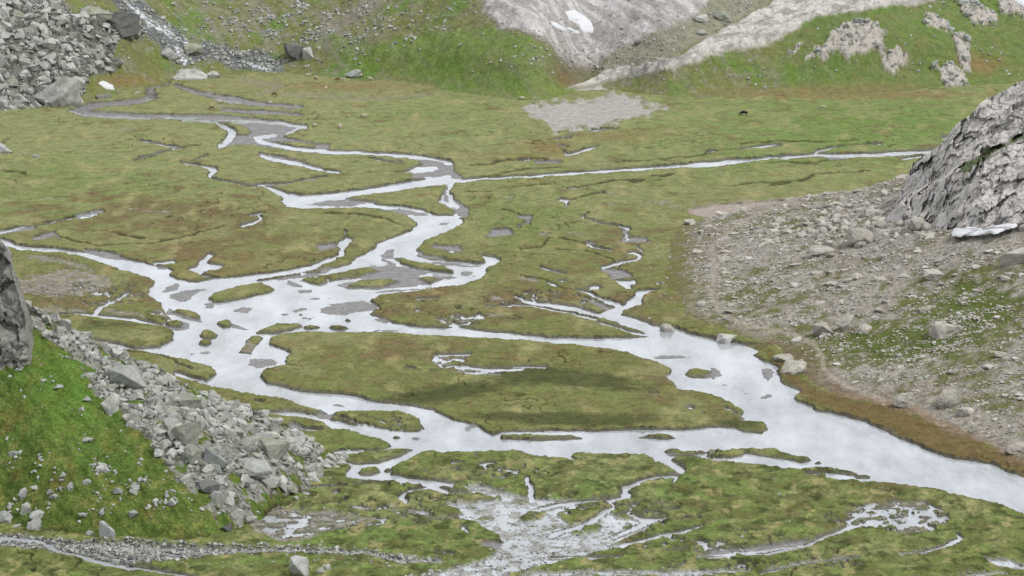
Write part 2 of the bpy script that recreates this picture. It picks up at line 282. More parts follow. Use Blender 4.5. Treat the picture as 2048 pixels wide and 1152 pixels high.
OPS = [
 ('bar', [(455,233),(512,239),(618,252),(610,260),(580,266),(570,276),(640,291),(664,290),(655,300),(760,306),(830,310),(905,328),(912,345),(925,360),(862,360),(840,350),(808,345),(830,335),(849,333),(840,322),(760,312),(650,309),(560,300),(500,290),(470,290),(440,300),(437,292),(455,285),(475,272),(500,272),(500,262),(480,252),(455,244),(430,243)]),
 ('bar', [(335,168,10),(305,172,14),(300,185,14),(310,195,12),(285,203,10),(230,208,9),(180,214,14),(150,222,10)]),
 ('bar', [(150,222,8),(190,230,12),(260,235,12),(340,235,9),(420,236,10),(470,240,12)]),
 ('bar', [(350,172,4),(390,186,7),(440,196,9),(485,204,12),(520,210,8),(600,216,6)]), ('bar', [(445,222,5),(520,226,7),(600,232,4)]),
 ('mud', [(1045,222),(1060,212),(1120,206),(1200,200),(1215,188),(1250,190),(1290,203),(1290,212),(1340,218),(1320,223),(1290,235),(1240,246),(1200,258),(1150,262),(1110,270),(1105,262),(1090,245),(1060,235)]),
 ('isle', [(545,283),(600,285),(632,292),(630,298),(570,293)]),
 ('w', [(285,171,6),(325,169,6)]), ('w', [(295,176,7),(292,186,7),(312,192,8),(300,200,6)]), ('w', [(138,222,5),(165,232,6),(230,237,5),(300,239,3)]), ('w', [(330,238,3),(400,240,5)]), ('w', [(400,192,4),(455,205,4),(480,207,5)]),
 ('w', [(365,241,5),(430,245,7),(450,256,10),(468,268,13),(455,280,11),(440,294,9)]), ('w', [(430,243,4),(500,243,4),(560,246,5),(612,254,6),(575,268,4)]),
 ('w', [(548,272,4),(512,276,7),(520,284,5),(600,300,6),(700,307,5),(780,311,5),(850,315,5),(905,328,4)]), ('w', [(808,346,5),(832,340,8),(870,337,6)]),
 ('w', UPPER), ('w', [(925,365,7),(880,362,8)]), ('w', MAIN),
 ('isle', [(690,398),(730,391),(800,383),(860,374),(893,371),(888,384),(882,398),(876,406),(913,425),(905,431),(870,430),(845,421),(810,414),(760,410),(725,402)]),
 ('bar', [(903,360,10),(893,385,12),(893,400,14),(910,413,18),(928,426,22)]), ('w', [(905,366,7),(897,382,5),(899,396,5),(908,412,7),(890,407,6)]),
 ('bar', [(605,410),(645,400),(690,399),(752,407),(700,414),(650,415)]), ('bar', [(830,352,14),(900,345,16),(912,356,10)]), ('w', [(860,364,6),(930,364,6)]),
 ('w', [(852,357,4),(900,360,5)]),
 ('bar', [(760,422),(800,416),(860,428),(850,434),(815,432)]),
 ('w', [(912,362,7),(980,358,5),(1060,354,5),(1130,349,6),(1250,341,6),(1360,334,7),(1410,330,11),(1450,327,11),(1500,322,7),(1560,317,7),(1636,311,7),(1680,313,9),(1760,310,9),(1870,304,7),(1960,300,7)]),
 ('w', [(1636,311,9),(1635,304,6),(1660,298,4),(1690,294,2)]), ('w', [(1720,291,2),(1760,289,3)]), ('w', [(1800,319,4),(1860,312,4)]), ('w', [(1885,277,5),(1905,274,5)]),
 ('w', [(1480,299,2),(1536,293,4),(1560,290,2)]), ('w', [(1415,305,3),(1430,303,3)]), ('bar', [(1655,318,5),(1690,316,6)]),
 ('w', [(1035,323,4),(1062,320,4)]), ('w', [(1125,304,4),(1133,311,5),(1165,303,6),(1195,294,4)]), ('bar', [(1070,327,5),(1120,325,4)]), ('w', [(1110,280,5),(1140,277,5)]), ('w', [(1120,292,4),(1135,296,3)]),('w',[(1180,263,4),(1235,258,2)]),
 ('w', [(283,283,2),(320,290,3),(360,297,3)]), ('w', [(268,323,3),(300,313,3),(335,303,3),(345,300,2)]), ('w', [(360,325,2),(400,333,5),(432,343,9),(418,352,7),(425,360,4),(490,370,2),(530,374,3)]), ('w', [(385,324,2),(415,311,3)]),
 ('bar', [(520,312,8),(560,321,14),(600,329,10),(640,340,9)]), ('w', [(522,312,4),(550,322,9),(590,327,7),(620,337,5),(660,344,5),(678,346,4)]), ('w', [(515,371,5),(560,371,3),(620,361,4),(655,353,3)]), ('w', [(740,318,2),(785,326,3),(805,325,2)]),
 ('w', [(697,481,14),(682,492,14),(688,505,7),(665,519,8),(625,535,9),(575,546,10),(530,553,11),(480,560,14),(430,565,16)]), ('bar', [(640,498,14),(668,492,10)]), ('w', [(690,470,4),(690,465,6)]),
 ('w', [(480,454,3),(505,448,8),(522,440,7),(515,432,6)]), ('w', [(500,433,5),(530,428,4)]),
 ('w', [(-120,470,12),(0,485,14),(40,498,10),(100,502,9),(150,507,9),(200,518,18),(250,531,24),(290,541,26),(340,552,26)]),
 ('bar', [(165,502,3),(215,512,14),(250,520,5)]), ('bar', [(0,467,10),(40,462,10),(70,459,3)]), ('w', [(0,466,3),(40,456,3),(80,452,3),(120,443,3),(150,436,2)]), ('bar', [(160,435,10),(200,425,6)]), ('w', [(168,437,5),(195,430,3)]),
 ('bar', [(70,480,8),(110,468,6),(115,478,5)]),
 ('w', [(420,507),(430,512),(413,526),(450,531),(440,539),(413,542),(400,551),(427,556),(413,558),(383,547),(377,541),(393,531),(400,521)]), ('w', [(310,528,5),(345,525,6)]), ('bar', [(315,536,5),(335,539,6)]),
 ('isle', [(337,552),(350,542),(375,540),(407,556),(400,562),(380,564),(355,558)]),
 ('bar', [(317,587),(330,574),(353,567),(365,572),(347,584)]), ('bar', [(330,596),(353,584),(387,577),(417,575),(390,591),(370,607)]), ('bar', (419,611,14,6)), ('bar', [(450,622),(487,614),(510,617),(497,629)]),
 ('isle', [(420,598),(430,587),(460,577),(512,567),(535,571),(550,580),(530,588),(512,592),(470,600),(435,607),(423,605)]),
 ('bar', [(340,624,14),(400,642,10)]), ('isle', [(347,626),(360,619),(380,622),(402,633),(398,640),(370,634)]), ('bar', (358,652,28,10)), ('isle', (350,650,18,7)), ('bar', [(465,652,10),(500,659,3)]), ('isle', (450,649,14,7)), ('isle', (417,671,17,8)), ('isle', (410,687,13,5)), ('bar', (409,706,17,3.5, 10)), ('bar', (385,708,8,2)),
 ('bar', [(565,558,10),(640,545,12),(665,538,5)]), ('isle', [(519,560),(560,553),(600,548),(640,540),(640,545),(600,551),(560,558)]),
 ('bar', [(597,563),(612,556),(680,547),(745,529),(790,530),(850,541),(890,555),(880,566),(815,575),(745,581),(700,580),(665,568),(640,572)]),
 ('w', [(680,560,6),(668,572,10),(665,580,8)]), ('w', [(655,567,4),(720,559,5)]), ('w', [(845,556,8),(862,550,4)]),
 ('isle', [(597,563),(612,556),(680,547),(735,536),(760,545),(715,556),(660,562),(640,570)]), ('isle', [(690,578),(720,562),(770,560),(800,565),(760,577)]), ('isle', [(838,560),(850,554),(885,559),(860,568)]),
 ('bar', [(757,512),(775,498),(790,497),(790,512),(785,520),(765,520)]), ('bar', [(765,520,8),(790,530,8)]),
 ('bar', [(845,522),(880,523),(940,529),(970,535),(930,536),(880,532)]), ('bar', [(834,504,6),(850,515,6),(890,520,3)]),
 ('isle', [(788,517),(800,518),(840,528),(885,535),(908,543),(905,547),(870,545),(830,538),(800,528)]),
 ('bar', (934,548,18,6)), ('bar', (895,556,25,5)), ('bar', [(730,586,4),(800,582,7),(862,574,4)]), ('bar', [(577,566,10),(600,574,9)]), ('bar', (610,582,20,4)), ('w', [(480,480,1),(481,480,1)]),
 ('bar', [(637,620),(665,607),(725,599),(752,610),(757,619),(718,626),(690,632),(650,629)]),
 ('bar', (571,630,13,4)), ('bar', (600,620,20,5, -12)), ('bar', (620,638,18,3)), ('bar', (778,662,30,4)), ('bar', (660,598,8,2)), ('bar', (630,597,22,3,-8)), ('bar', (889,448,18,4)), ('bar', (563,602,10,2)),
 ('bar', (760,642,20,4,12)), ('isle', (697,642,5,1.5)), ('isle', (605,630,4,1.2)), ('bar', (802,484,10,1.5)),
 ('isle', (676,657,22,3.5)), ('isle', (622,656,16,3)), ('isle', [(515,668),(540,655),(555,648),(595,648),(600,653),(580,662),(550,668)]),
 ('isle', BIGISLE),
 ('marsh', [(478,710),(490,685),(512,670),(535,672),(540,690),(575,703),(572,712),(540,715),(500,716)]),
 ('isle', [(480,705),(495,682),(512,672),(524,676),(512,690),(505,708)]),
 ('bar', [(497,717),(550,719),(560,727),(540,734),(512,738),(497,730)]),
 ('marsh', [(869,637),(912,631),(975,634),(950,648),(918,654),(895,652)]), ('w', [(905,648,6),(918,654,6)]), ('w', [(832,600,3),(873,597,4)]), ('w', (836,622,6,3)), ('w', (903,503,12,3)), ('bar', [(870,495,8),(920,500,8)]), ('w', [(975,614,3),(1020,614,4)]),
 ('bar', [(972,479),(985,461),(1020,459),(1028,470),(1005,475)]),('bar', [(1040,435,5),(1062,437,5),(1050,448,4),(1035,455,3)]),
 ('w', [(1277,581),(1320,580),(1290,592),(1285,607),(1280,613),(1250,622),(1248,630),(1290,645),(1325,655),(1325,670),(1305,674),(1270,660),(1215,640),(1190,630),(1215,618),(1245,612),(1262,600)]),
 ('w', [(1028,593,5),(1050,604,8),(1090,610,8),(1150,620,10),(1200,632,9)]), ('w', [(1024,614,4),(1060,612,5),(1110,622,5),(1140,628,5),(1190,640,6)]), ('w', [(1153,580,3),(1185,590,7),(1205,602,8),(1240,612,12)]), ('w', [(1196,647,5),(1240,658,6),(1265,668,7),(1300,671,6)]),
 ('w', (1187,577,14,5)), ('bar', [(1180,604,5),(1215,618,8)]), ('w', [(1230,560),(1258,562),(1262,582),(1250,582)]), ('bar', [(1200,538),(1245,541),(1268,555),(1225,560)]), ('w', (1266,566,8,5)),
 ('w', [(1205,537,6),(1240,527,5),(1275,520,7),(1282,513,6),(1270,507,6),(1258,507,4)]), ('w', [(1283,502,5),(1276,494,4)]), ('bar', [(1248,482,12),(1292,482,8)]), ('bar', [(1243,462),(1262,460),(1253,478)]), ('w', [(1253,479,4),(1250,470,3)]), ('w', [(1262,459,5),(1230,453,4),(1210,449,3),(1178,441,3),(1167,437,5),(1177,428,3)]),
 ('w', [(1170,490,4),(1190,497,4),(1225,502,4)]), ('bar', [(1175,487,5),(1192,489,5)]), ('w', [(1083,537,6),(1105,544,4),(1130,549,3)]), ('w', [(1093,567,4),(1115,573,4)]), ('w', [(1120,400,3),(1135,403,7),(1130,414,4)]), ('w', (1128,563,5,2)),
 ('bar', (1345,714,45,5)), ('bar', [(1385,745,8),(1430,756,8)]), ('isle', (1397,748,25,8)), ('bar', (1432,745,14,7,40)), ('bar', [(1519,738),(1540,736),(1552,745),(1535,765),(1523,755)]), ('bar', [(1515,795),(1535,788),(1552,792),(1530,800)]), ('bar', (1493,786,10,3)), ('bar', (1455,770,14,2.5)),
 ('w', (1383,817,8,3)), ('w', (1305,789,6,2)), ('w', (1410,830,3,1)), ('marsh', [(1455,822,8),(1500,846,10)]),
 ('marsh', [(870,712),(935,712),(925,730),(990,742),(1000,750),(940,748),(880,742),(865,725)]), ('w', [(868,722,9),(880,712,6),(940,711,6)]), ('w', [(925,735,6),(980,742,7),(1045,741,6)]), ('w', [(930,745,4),(1000,751,5)]), ('w', [(1025,736,4),(1093,736,5)]), ('w', [(812,738,3),(830,740,3)]), ('w', [(860,743,2),(870,744,2)]), ('isle', [(930,722),(960,717),(1000,722),(1020,730),(990,732),(950,730)]),
 ('isle', [(1000,876,6),(1060,876,10),(1120,876,8),(1165,876,3)]), ('isle', (1318,876,34,3.5)),
 ('isle', [(1317,905),(1351,900),(1374,906),(1441,905),(1500,897),(1550,898),(1575,910),(1626,920),(1600,926),(1559,917),(1500,908),(1470,916),(1400,915),(1340,912)]), ('marsh', [(1400,914,14),(1480,922,12)]), ('w', [(1490,915,16),(1540,924,20),(1600,934,10)]), ('bar', (1330,912,18,5)),
 ('isle', [(1586,943,5),(1650,942,7),(1710,950,6)]), ('isle', [(1715,955,4),(1740,955,3)]), ('isle', (1637,927,6,1.5)), ('w', [(1610,948,3),(1640,950,3)]),
 ('isle', [(655,832),(672,826),(735,824),(800,823),(815,829),(838,838),(845,858),(835,864),(790,865),(760,857),(700,848),(660,842)]), ('w', [(680,838,6),(700,842,4),(725,850,3)]), ('bar', [(640,832,14),(665,834,10)]), ('bar', (678,812,14,4)), ('bar', (942,856,11,5,-15)), ('isle', (790,877,7,2)), ('bar', (830,877,14,4)), ('isle', (655,914,8,3)),
 ('isle', [(500,826),(560,833),(620,841),(660,856),(655,860),(600,858),(560,855),(500,850),(460,842),(470,832)]), ('bar', [(580,852,8),(610,860,5)]), ('marsh', [(560,826,8),(635,836,10)]), ('isle', [(505,822,6),(530,820,6)]), ('w', [(512,806,4),(530,807,3)]),
 ('isle', [(560,864),(590,866),(650,861),(695,861),(720,868),(760,882),(785,893),(760,900),(690,900),(650,907),(610,908),(590,890)]), ('isle', [(605,920),(650,921),(678,930),(660,935),(620,930)]),
 ('isle', [(675,911),(710,909),(740,906),(800,898),(825,900),(800,915),(760,926),(710,929),(680,920)]), ('isle', [(716,945),(725,937),(755,935),(760,945),(745,950),(720,950)]), ('isle', (775,942,8,3)),
 ('w', [(1322,908,20),(1333,922,20),(1350,934,16),(1367,945,11),(1345,956,8),(1310,958,8),(1280,966,9),(1250,980,13),(1248,990,13),(1262,994,8),(1215,1004,7),(1228,1013,7),(1222,1024,9)]), ('w', [(1367,945,8),(1355,957,6),(1345,968,6)]), ('isle', (1353,950,9,1.6)),
 ('w', [(1055,958,10),(1058,972,12),(1062,985,14),(1065,1000,14)]), ('w', [(950,912,1),(951,912,1)]), ('w', [(900,928,5),(925,927,3)]), ('w', [(975,928,4),(960,933,8),(990,926,4)]), ('w', [(998,940,4),(1003,948,4)]),
 ('w', [(730,955,8),(800,962,14),(850,968,16),(870,978,10),(815,985,6),(800,997,12),(812,1004,14)]), ('w', [(690,975,5),(640,975,6),(600,980,4)]), ('w', [(710,970,6),(755,970,7)]), ('w', (609,988,9,3)), ('w', (672,988,8,4)), ('w', (692,1002,6,3)),
 ('w', [(870,980,12),(900,985,10),(940,995,10),(980,1000,14)]),
 ('rub', [(905,985),(960,970),(1000,985),(1050,998),(1110,1001),(1195,1002),(1210,1020),(1230,1030),(1290,1045),(1330,1040),(1300,1060),(1240,1085),(1180,1110),(1100,1130),(1020,1152),(1000,1200),(700,1200),(860,1150),(960,1125),(1005,1100),(1000,1075),(960,1055),(930,1035),(890,1010),(925,1005)]),
 ('isle', [(1115,1030),(1150,1015),(1195,1008),(1215,1018),(1180,1040),(1140,1052)]), ('isle', [(1040,1040),(1060,1028),(1090,1025),(1080,1038),(1050,1045)]), ('isle', [(1140,1062),(1170,1055),(1205,1052),(1190,1064),(1150,1070)]), ('isle', [(1230,1033),(1265,1032),(1255,1040)]), ('isle', [(1245,1055),(1275,1055),(1260,1064)]), ('isle', [(900,990),(960,990),(1000,1000),(940,1006),(905,1000)]), ('isle', [(880,975),(920,980),(945,988),(900,985)]),
 ('w', [(1222,1020,8),(1190,1040,9),(1150,1058,9),(1100,1075,10)]), ('w', [(1260,1030,4),(1290,1046,16),(1330,1038,3)]), ('w', [(1290,1048,12),(1260,1062,8),(1225,1078,5)]), ('w', [(1080,1018,7),(1130,1010,7),(1200,1001,5)]), ('w', [(1405,1055,5),(1370,1066,9),(1300,1080,8),(1240,1095,8)]),
 ('rub', [(1090,1125,14),(1160,1108,16),(1250,1092,8)]), ('w', [(1180,1118,6),(1240,1116,5),(1100,1116,4)]),
 ('bar', [(1400,1112),(1430,1100),(1500,1098),(1540,1092),(1620,1080),(1600,1095),(1540,1105),(1440,1112)]),
 ('rub', [(1395,1118,6),(1450,1112,12),(1540,1108,18),(1600,1098,16),(1640,1083,12)]), ('w', [(1395,1119,4),(1450,1114,6),(1540,1108,7),(1610,1094,8),(1650,1078,10),(1690,1060,8),(1730,1052,7),(1800,1049,5)]),
 ('marsh', [(1690,1030),(1730,1012),(1800,1002),(1850,1008),(1890,1028),(1900,1045),(1860,1066),(1800,1070),(1730,1056)]), ('w', [(1828,1027,3),(1860,1031,6),(1873,1033,3)]), ('w', [(1700,1045,10),(1715,1035,6),(1725,1020,4)]),
 ('rub', [(1540,1146,10),(1600,1132,10),(1700,1120,8)]), ('w', [(1520,1150,5),(1600,1133,4),(1715,1117,4)]), ('rub', [(1800,1112,6),(1850,1106,10),(1900,1092,12)]), ('w', [(1830,1110,5),(1870,1100,6),(1905,1088,9),(1922,1079,6),(1912,1069,5)]),
 ('rub', [(1960,1118),(2020,1122),(2060,1135),(2060,1145),(1990,1135)]), ('rub', [(1050,1152,14),(1200,1150,14),(1380,1150,16),(1500,1146,8)]),('rub', [(1920,1152,8),(2010,1150,8)]),
 ('rub', [(-60,1080,22),(60,1088,24),(160,1105,34),(260,1112,44),(360,1112,32),(440,1108,16),(560,1104,10),(680,1108,9),(760,1112,8),(800,1124,14),(880,1126,10)]),
 ('w', [(-60,1076,9),(20,1080,11),(80,1086,12),(120,1104,11),(170,1120,12),(230,1134,11),(330,1148,8),(400,1160,8)]), ('w', [(90,1088,4),(200,1106,4),(300,1130,4)]), ('w', [(330,1108,5),(400,1118,5)]),
 ('mud', [(490,1012),(600,1018),(700,1030),(760,1042),(680,1062),(600,1084),(560,1092),(520,1072),(490,1045)]), ('marsh', [(500,1020),(590,1030),(650,1045),(660,1058),(600,1075),(565,1085),(535,1070),(505,1050)]), ('marsh', [(700,1020,8),(790,1020,10),(870,1035,10),(940,1040,8)]), ('w', [(925,1055,6),(935,1062,7)]), ('bar', [(970,1090,10),(1000,1095,14)]), ('w', [(870,1106,2),(905,1110,4)]),
 ('mud', [(40,560),(140,540),(230,560),(210,590),(120,600),(40,590)]), ('mud', [(60,520,14),(140,532,16),(190,548,10)]), ('w', [(190,630,8),(200,618,10),(225,605,6),(258,586,5)]), ('mud', [(80,620,12),(170,624,12)]), ('mud', [(215,625,10),(290,636,10)]), ('marsh', [(310,628,10),(335,636,12)]),
 ('w', [(143,675,4),(200,682,6),(245,697,8)]), ('isle', [(150,680),(200,686),(240,699),(200,702),(165,698)]), ('w', [(165,697,7),(195,700,6)]), ('isle', [(75,634),(160,631),(233,642),(327,656),(343,664),(343,681),(317,696),(267,698),(240,690),(200,682),(143,672),(110,660),(80,645)]), ('w', (222,718,6,3)), ('w', [(350,750,9),(380,760,8),(410,764,6)]), ('w', [(350,728,3),(385,742,3)]),
 ('mud', [(560,190,8),(640,196,12),(760,200,10),(860,192,8)]), ('mud', [(480,160,10),(560,176,18),(520,190,10)]), ('mud', [(400,214,6),(470,214,8)]), ('mud', [(345,128,1),(346,128,1)]), ('mud',[(560,225,6),(600,218,7)]),
 ('bar', [(1380,432),(1385,420),(1420,412),(1500,408),(1560,402),(1500,430),(1440,440)]),
]
# smaller pools and damp hollows strewn over the meadow, each with its own outline
for q in [(1015,400),(1320,408),(1345,418),(1230,412),(1040,404),(700,420),(715,437),(830,560),(1060,560),(1080,470),(1140,470),(1160,474),(1300,413),(1210,330),(1440,345),(1155,380),(90,400),(55,425),(300,424),(330,428),(40,310),(250,260),(365,258),(1000,600),(985,632),(1240,386)]:
    OPS.append(('mud', (q[0], q[1], 10+random.random()*16, 2+random.random()*2.5)))

# ------------------------------------------------------------------ valley floor
xs = np.concatenate([np.arange(-900, -300, 8.0), np.arange(-300, 2351, 2.0), np.arange(2358, 3000, 8.0)]); ys = np.concatenate([np.arange(95, 560, 1.0), np.arange(560, 1270, 1.3)])
PX, PY = np.meshgrid(xs, ys); GX, GY = ground(PX, PY); GX = GX.astype('f4'); GY = GY.astype('f4')
ppm = F/np.hypot(GY, CAM_H)                                # pixels per metre
wx = fbm(GX, GY, 5.0, 4, 21); wy = fbm(GX, GY, 5.0, 4, 31)
WX = (PX + 6.5*wx + 2.4*pn(GX/.7, GY/.7, 5) + 2.2*pn(GX/1.7, GY/1.7, 7)).astype('f4'); WY = (PY + 2.2*wy + .7*pn(GX/.7, GY/.9, 6) + .9*pn(GX/1.7, GY/2.2, 8)*ss(500, 800, PY)).astype('f4')
S = np.full(PX.shape, MARG, 'f4'); B = np.full(PX.shape, -MARG, 'f4'); MU = np.full(PX.shape, -MARG, 'f4'); RU = np.full(PX.shape, -MARG, 'f4')
marsh_n = fbm(GX, GY, 2.6, 4, 44, .65)
def window(sh):
    a = np.asarray([sh[:2]] if isinstance(sh, tuple) else [p[:2] for p in sh], float)
    r = 30 + (max(sh[2:4]) if isinstance(sh, tuple) else (max(p[2] for p in sh)/2 if len(sh[0]) == 3 else 0))
    c0, c1 = np.searchsorted(xs, [a[:, 0].min()-r, a[:, 0].max()+r]); r0, r1 = np.searchsorted(ys, [a[:, 1].min()-r, a[:, 1].max()+r])
    return slice(r0, r1), slice(c0, c1)
for kind, sh in OPS:
    w = window(sh)
    if w[0].start >= w[0].stop or w[1].start >= w[1].stop: continue
    d = shape_sdf(sh, WX[w], WY[w])
    if kind == 'w': S[w] = np.minimum(S[w], -d); B[w] = np.minimum(B[w], -d); RU[w] = np.minimum(RU[w], -d)
    elif kind == 'isle': S[w] = np.maximum(S[w], d); B[w] = np.minimum(B[w], -d); RU[w] = np.minimum(RU[w], -d)
    elif kind == 'bar': B[w] = np.maximum(B[w], d); S[w] = np.minimum(S[w], -d)
    elif kind == 'marsh': S[w] = np.where(d > -3, np.minimum(S[w], (marsh_n[w]-.10+.30*(1-np.clip((d+3)/15, 0, 1)))*12), S[w]); MU[w] = np.maximum(MU[w], np.minimum(d, 1.5))
    elif kind == 'rub': RU[w] = np.maximum(RU[w], d)
    elif kind == 'mud': MU[w] = np.maximum(MU[w], d)
bz = np.zeros(PX.shape)
for (cx, cy, rx, ry) in [(1180,1040,190,40),(1420,1085,150,22),(720,1035,190,24),(880,1010,90,22),(1760,1040,110,26),(850,960,110,18),(1000,945,90,16),(560,1000,70,16),(1500,1130,200,12),(760,850,120,14),(1120,600,140,16),(930,640,100,12),(190,590,120,22),(620,555,90,12)]:
    bz = np.maximum(bz, np.exp(-((PX-cx)/rx)**2-((PY-cy)/ry)**2))
bn = np.abs(fbm(GX*.8+GY*.25, GY*.9-GX*.2, 7, 4, 47, .6)); tr_ = (bz*.085 - bn)*60
S = np.where((bz > .25) & (tr_ > -4), np.minimum(S, -tr_*.8), S); MU = np.maximum(MU, np.where(bz > .3, tr_-2, -14))
_cm = ss(-.2, .12, fbm(GX, GY, 13, 3, 59)); land = ss(-.4-1.9*(1-_cm), 3.4-2.1*_cm, S); bar = ss(-2.2, 2.2, B + 2.5*fbm(GX, GY, 1.8, 3, 46))*(B > -9)*(1-land); rub = ss(-.5, 2.5, RU)
hum = fbm(GX, GY, 2.2, 4, 51, .6); big = fbm(GX, GY, 28, 3, 61); fine = fbm(GX, GY, .9, 3, 71)
zl = .34 + .16*ss(-.3, .5, big) + (.12+.16*ss(760, 950, PY))*hum + .08*fine + .30*ss(-.1, .8, big)*ss(3, 12, S)
zb = .025 + .05*ss(-.2, .6, hum) + .05*ss(0, 6, B)
zw = -.04 - .35*ss(0, 7, -S) + .10*hum*ss(1, 6, -S)
Z = zw*(1-bar) + zb*bar; Z = Z*(1-land) + zl*land
rz = .0 + .16*fbm(GX, GY*.8, 2.4, 5, 81, .7)
Z = Z*(1-rub) + np.where(S > 0, rz, np.minimum(rz-.09, .05))*rub
mud = ss(-1, 4, MU + 9*fbm(GX, GY, 3.0, 4, 55, .65)) * (MU > -12)
cutn = fbm(GX, GY*.8, 17, 4, 57, .55); cut = ss(.022, .006, np.abs(cutn))*ss(.1, .4, fbm(GX, GY, 30, 2, 58))*(S > 4)*ss(200, 230, PY)
CREEKS = [[(1140,375),(1200,368),(1290,366)],[(1300,358),(1350,350)],[(1450,376),(1536,366),(1580,362)],[(1536,330),(1640,327),(1700,319)],[(1480,292),(1560,286),(1640,284),(1720,282)],[(1650,302),(1690,294),(1740,288)],[(930,386),(985,384)],[(100,470),(200,495),(300,490),(370,475),(450,457)],[(230,470),(290,480)],[(1040,550),(1090,562),(1130,578),(1160,583)],[(1120,480),(1150,484),(1175,490)],[(1135,402),(1180,392),(1210,388)],[(520,372),(450,362),(430,358)],[(0,350),(50,352)],[(290,320),(340,300),(400,292)],[(860,345),(800,350),(740,350)],[(960,352),(1020,345),(1120,334)],[(940,330),(1040,322),(1100,320)],[(1000,420),(1050,436),(1060,450)],[(60,448),(150,434),(210,428)],[(1240,540),(1220,520),(1180,505),(1110,500)],[(640,430),(760,440),(800,452)],[(220,700),(330,715),(380,738)],[(1100,478),(1080,500),(1040,505)],[(1230,330),(1330,318),(1420,305),(1500,299)],[(1100,372),(1000,378)],[(1540,372),(1640,352),(1740,340)]]
for ck in CREEKS:
    q = [(a_, b_, 2.2) for a_, b_ in ck]; w = window(q); cut[w] = np.maximum(cut[w], ss(-1.4, .2, stroke_sdf(q, WX[w], WY[w] + 2.5*cutn[w]*3))*(S[w] > .5))
Z = Z - .28*cut
Z = np.where((mud > .3) & (land > .5), Z*.55, Z)
# colours of the meadow
g_far = alb(148, 154, 102); g_mid = alb(128, 132, 72); g_lush = alb(118, 148, 68); c_brown = alb(130, 116, 78); c_rust = alb(144, 122, 74); c_dry = alb(168, 160, 108)
c_dark = alb(84, 94, 48); c_silt = alb(138, 136, 136); c_pale = alb(196, 192, 188); c_bed = alb(132, 132, 126); c_soil_shade = alb(58, 50, 36); c_mud = alb(140, 132, 120)
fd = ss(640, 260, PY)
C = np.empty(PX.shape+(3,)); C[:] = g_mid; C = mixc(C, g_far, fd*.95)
n_a = fbm(GX, GY, 22, 4, 101); n_b = fbm(GX, GY, 9, 4, 111, .6); n_c = fbm(GX, GY, 4, 4, 121, .6); n_d = fbm(GX, GY, 1.6, 4, 131, .6)
def blob(cx, cy, rx, ry, rot=0): 
    c, s = math.cos(R(rot)), math.sin(R(rot)); u = ((PX-cx)*c+(PY-cy)*s)/rx; v = (-(PX-cx)*s+(PY-cy)*c)/ry
    return np.exp(-(u*u+v*v))
brown = .55*blob(300,430,260,40) + .8*blob(1000,605,300,32) + .45*blob(430,500,200,50) + .5*blob(150,590,180,40) + .5*blob(820,700,200,25) + .4*blob(1340,760,90,40) + .35*blob(1600,1010,260,50) + .5*blob(1250,520,60,60) + .3*blob(760,530,60,20)
lush = 1.1*blob(1750,250,380,60) + .5*blob(1500,330,300,40) + .35*blob(900,240,260,60) + .5*blob(760,1060,260,40) + .5*blob(150,370,240,60) + .5*blob(1250,970,250,40) + .35*blob(1400,1080,250,40) + .3*blob(700,890,150,40) + .4*blob(620,1000,200,20) + .5*blob(1050,440,120,70) + .5*blob(100,440,140,20)+.3*blob(800,1130,400,20)
near = ss(840, 960, PY)
C = mixc(C, g_lush, lush*1.0 + .45*near + .35*ss(0, .6, n_b) - .1)
C = mixc(C, c_brown, .95*ss(.12, .5, brown*1.0 + .6*n_b + .3*n_c + .1*n_d))
C = mixc(C, c_brown, .35*ss(-.1, .4, n_c + .3*n_a)); C = mixc(C, alb(118, 146, 72), .5*ss(.05, .4, fbm(GX, GY*.7, 6, 4, 151, .6))*(.5+.5*lush))
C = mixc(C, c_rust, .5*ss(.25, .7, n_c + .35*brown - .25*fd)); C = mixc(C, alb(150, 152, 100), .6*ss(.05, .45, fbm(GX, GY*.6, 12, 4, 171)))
C = mixc(C, c_rust, .8*blob(1095,300,55,18) + .5*blob(1240,275,90,14) + .35*blob(1000,320,80,8) + .4*blob(460,540,120,30) + .35*blob(560,690,80,10))
C = mixc(C, c_dry, .6*ss(.22, .6, n_d + .2*n_b) * (.35+.65*near))
C = mixc(C, c_dry, .55*ss(.2, .6, fbm(GX*1.0, GY*.35, 5, 4, 141)))
C = mixc(C, alb(150, 124, 84), .6*ss(.3, .7, blob(1700,193,300,9)+.5*n_c) + .5*blob(700,176,200,9))
C = mixc(C, alb(80, 88, 48), ss(.2, .7, blob(880,792,150,17,-8) + blob(1130,758,190,18,6) + .9*blob(1130,842,220,15,2) + .8*blob(1480,850,60,10) + .5*blob(200,655,120,14) + .3*n_c)*.75)
C = mixc(C, c_dark, .55*ss(.2, .6, n_d - .2*fd) )
C = mixc(C, alb(96, 110, 50), .5*near*ss(-.3, .3, n_c)); C = mixc(C, alb(74, 84, 42), near*.7*ss(.05, .45, fbm(GX, GY*.8, 2.6, 4, 181, .6))); C = mixc(C, alb(170, 160, 108), near*.7*ss(.22, .5, fbm(GX, GY*.6, 3.2, 4, 191, .6)))
C = C*.88 + (C@np.array([.25, .62, .13]))[..., None]*np.array([1.0, 1.0, .92])*.12
_l = C@np.array([.25, .65, .10]); C = C*np.clip((_l/.125), .4, 1.8)[..., None]**.2*.97; C[..., 2] *= .97
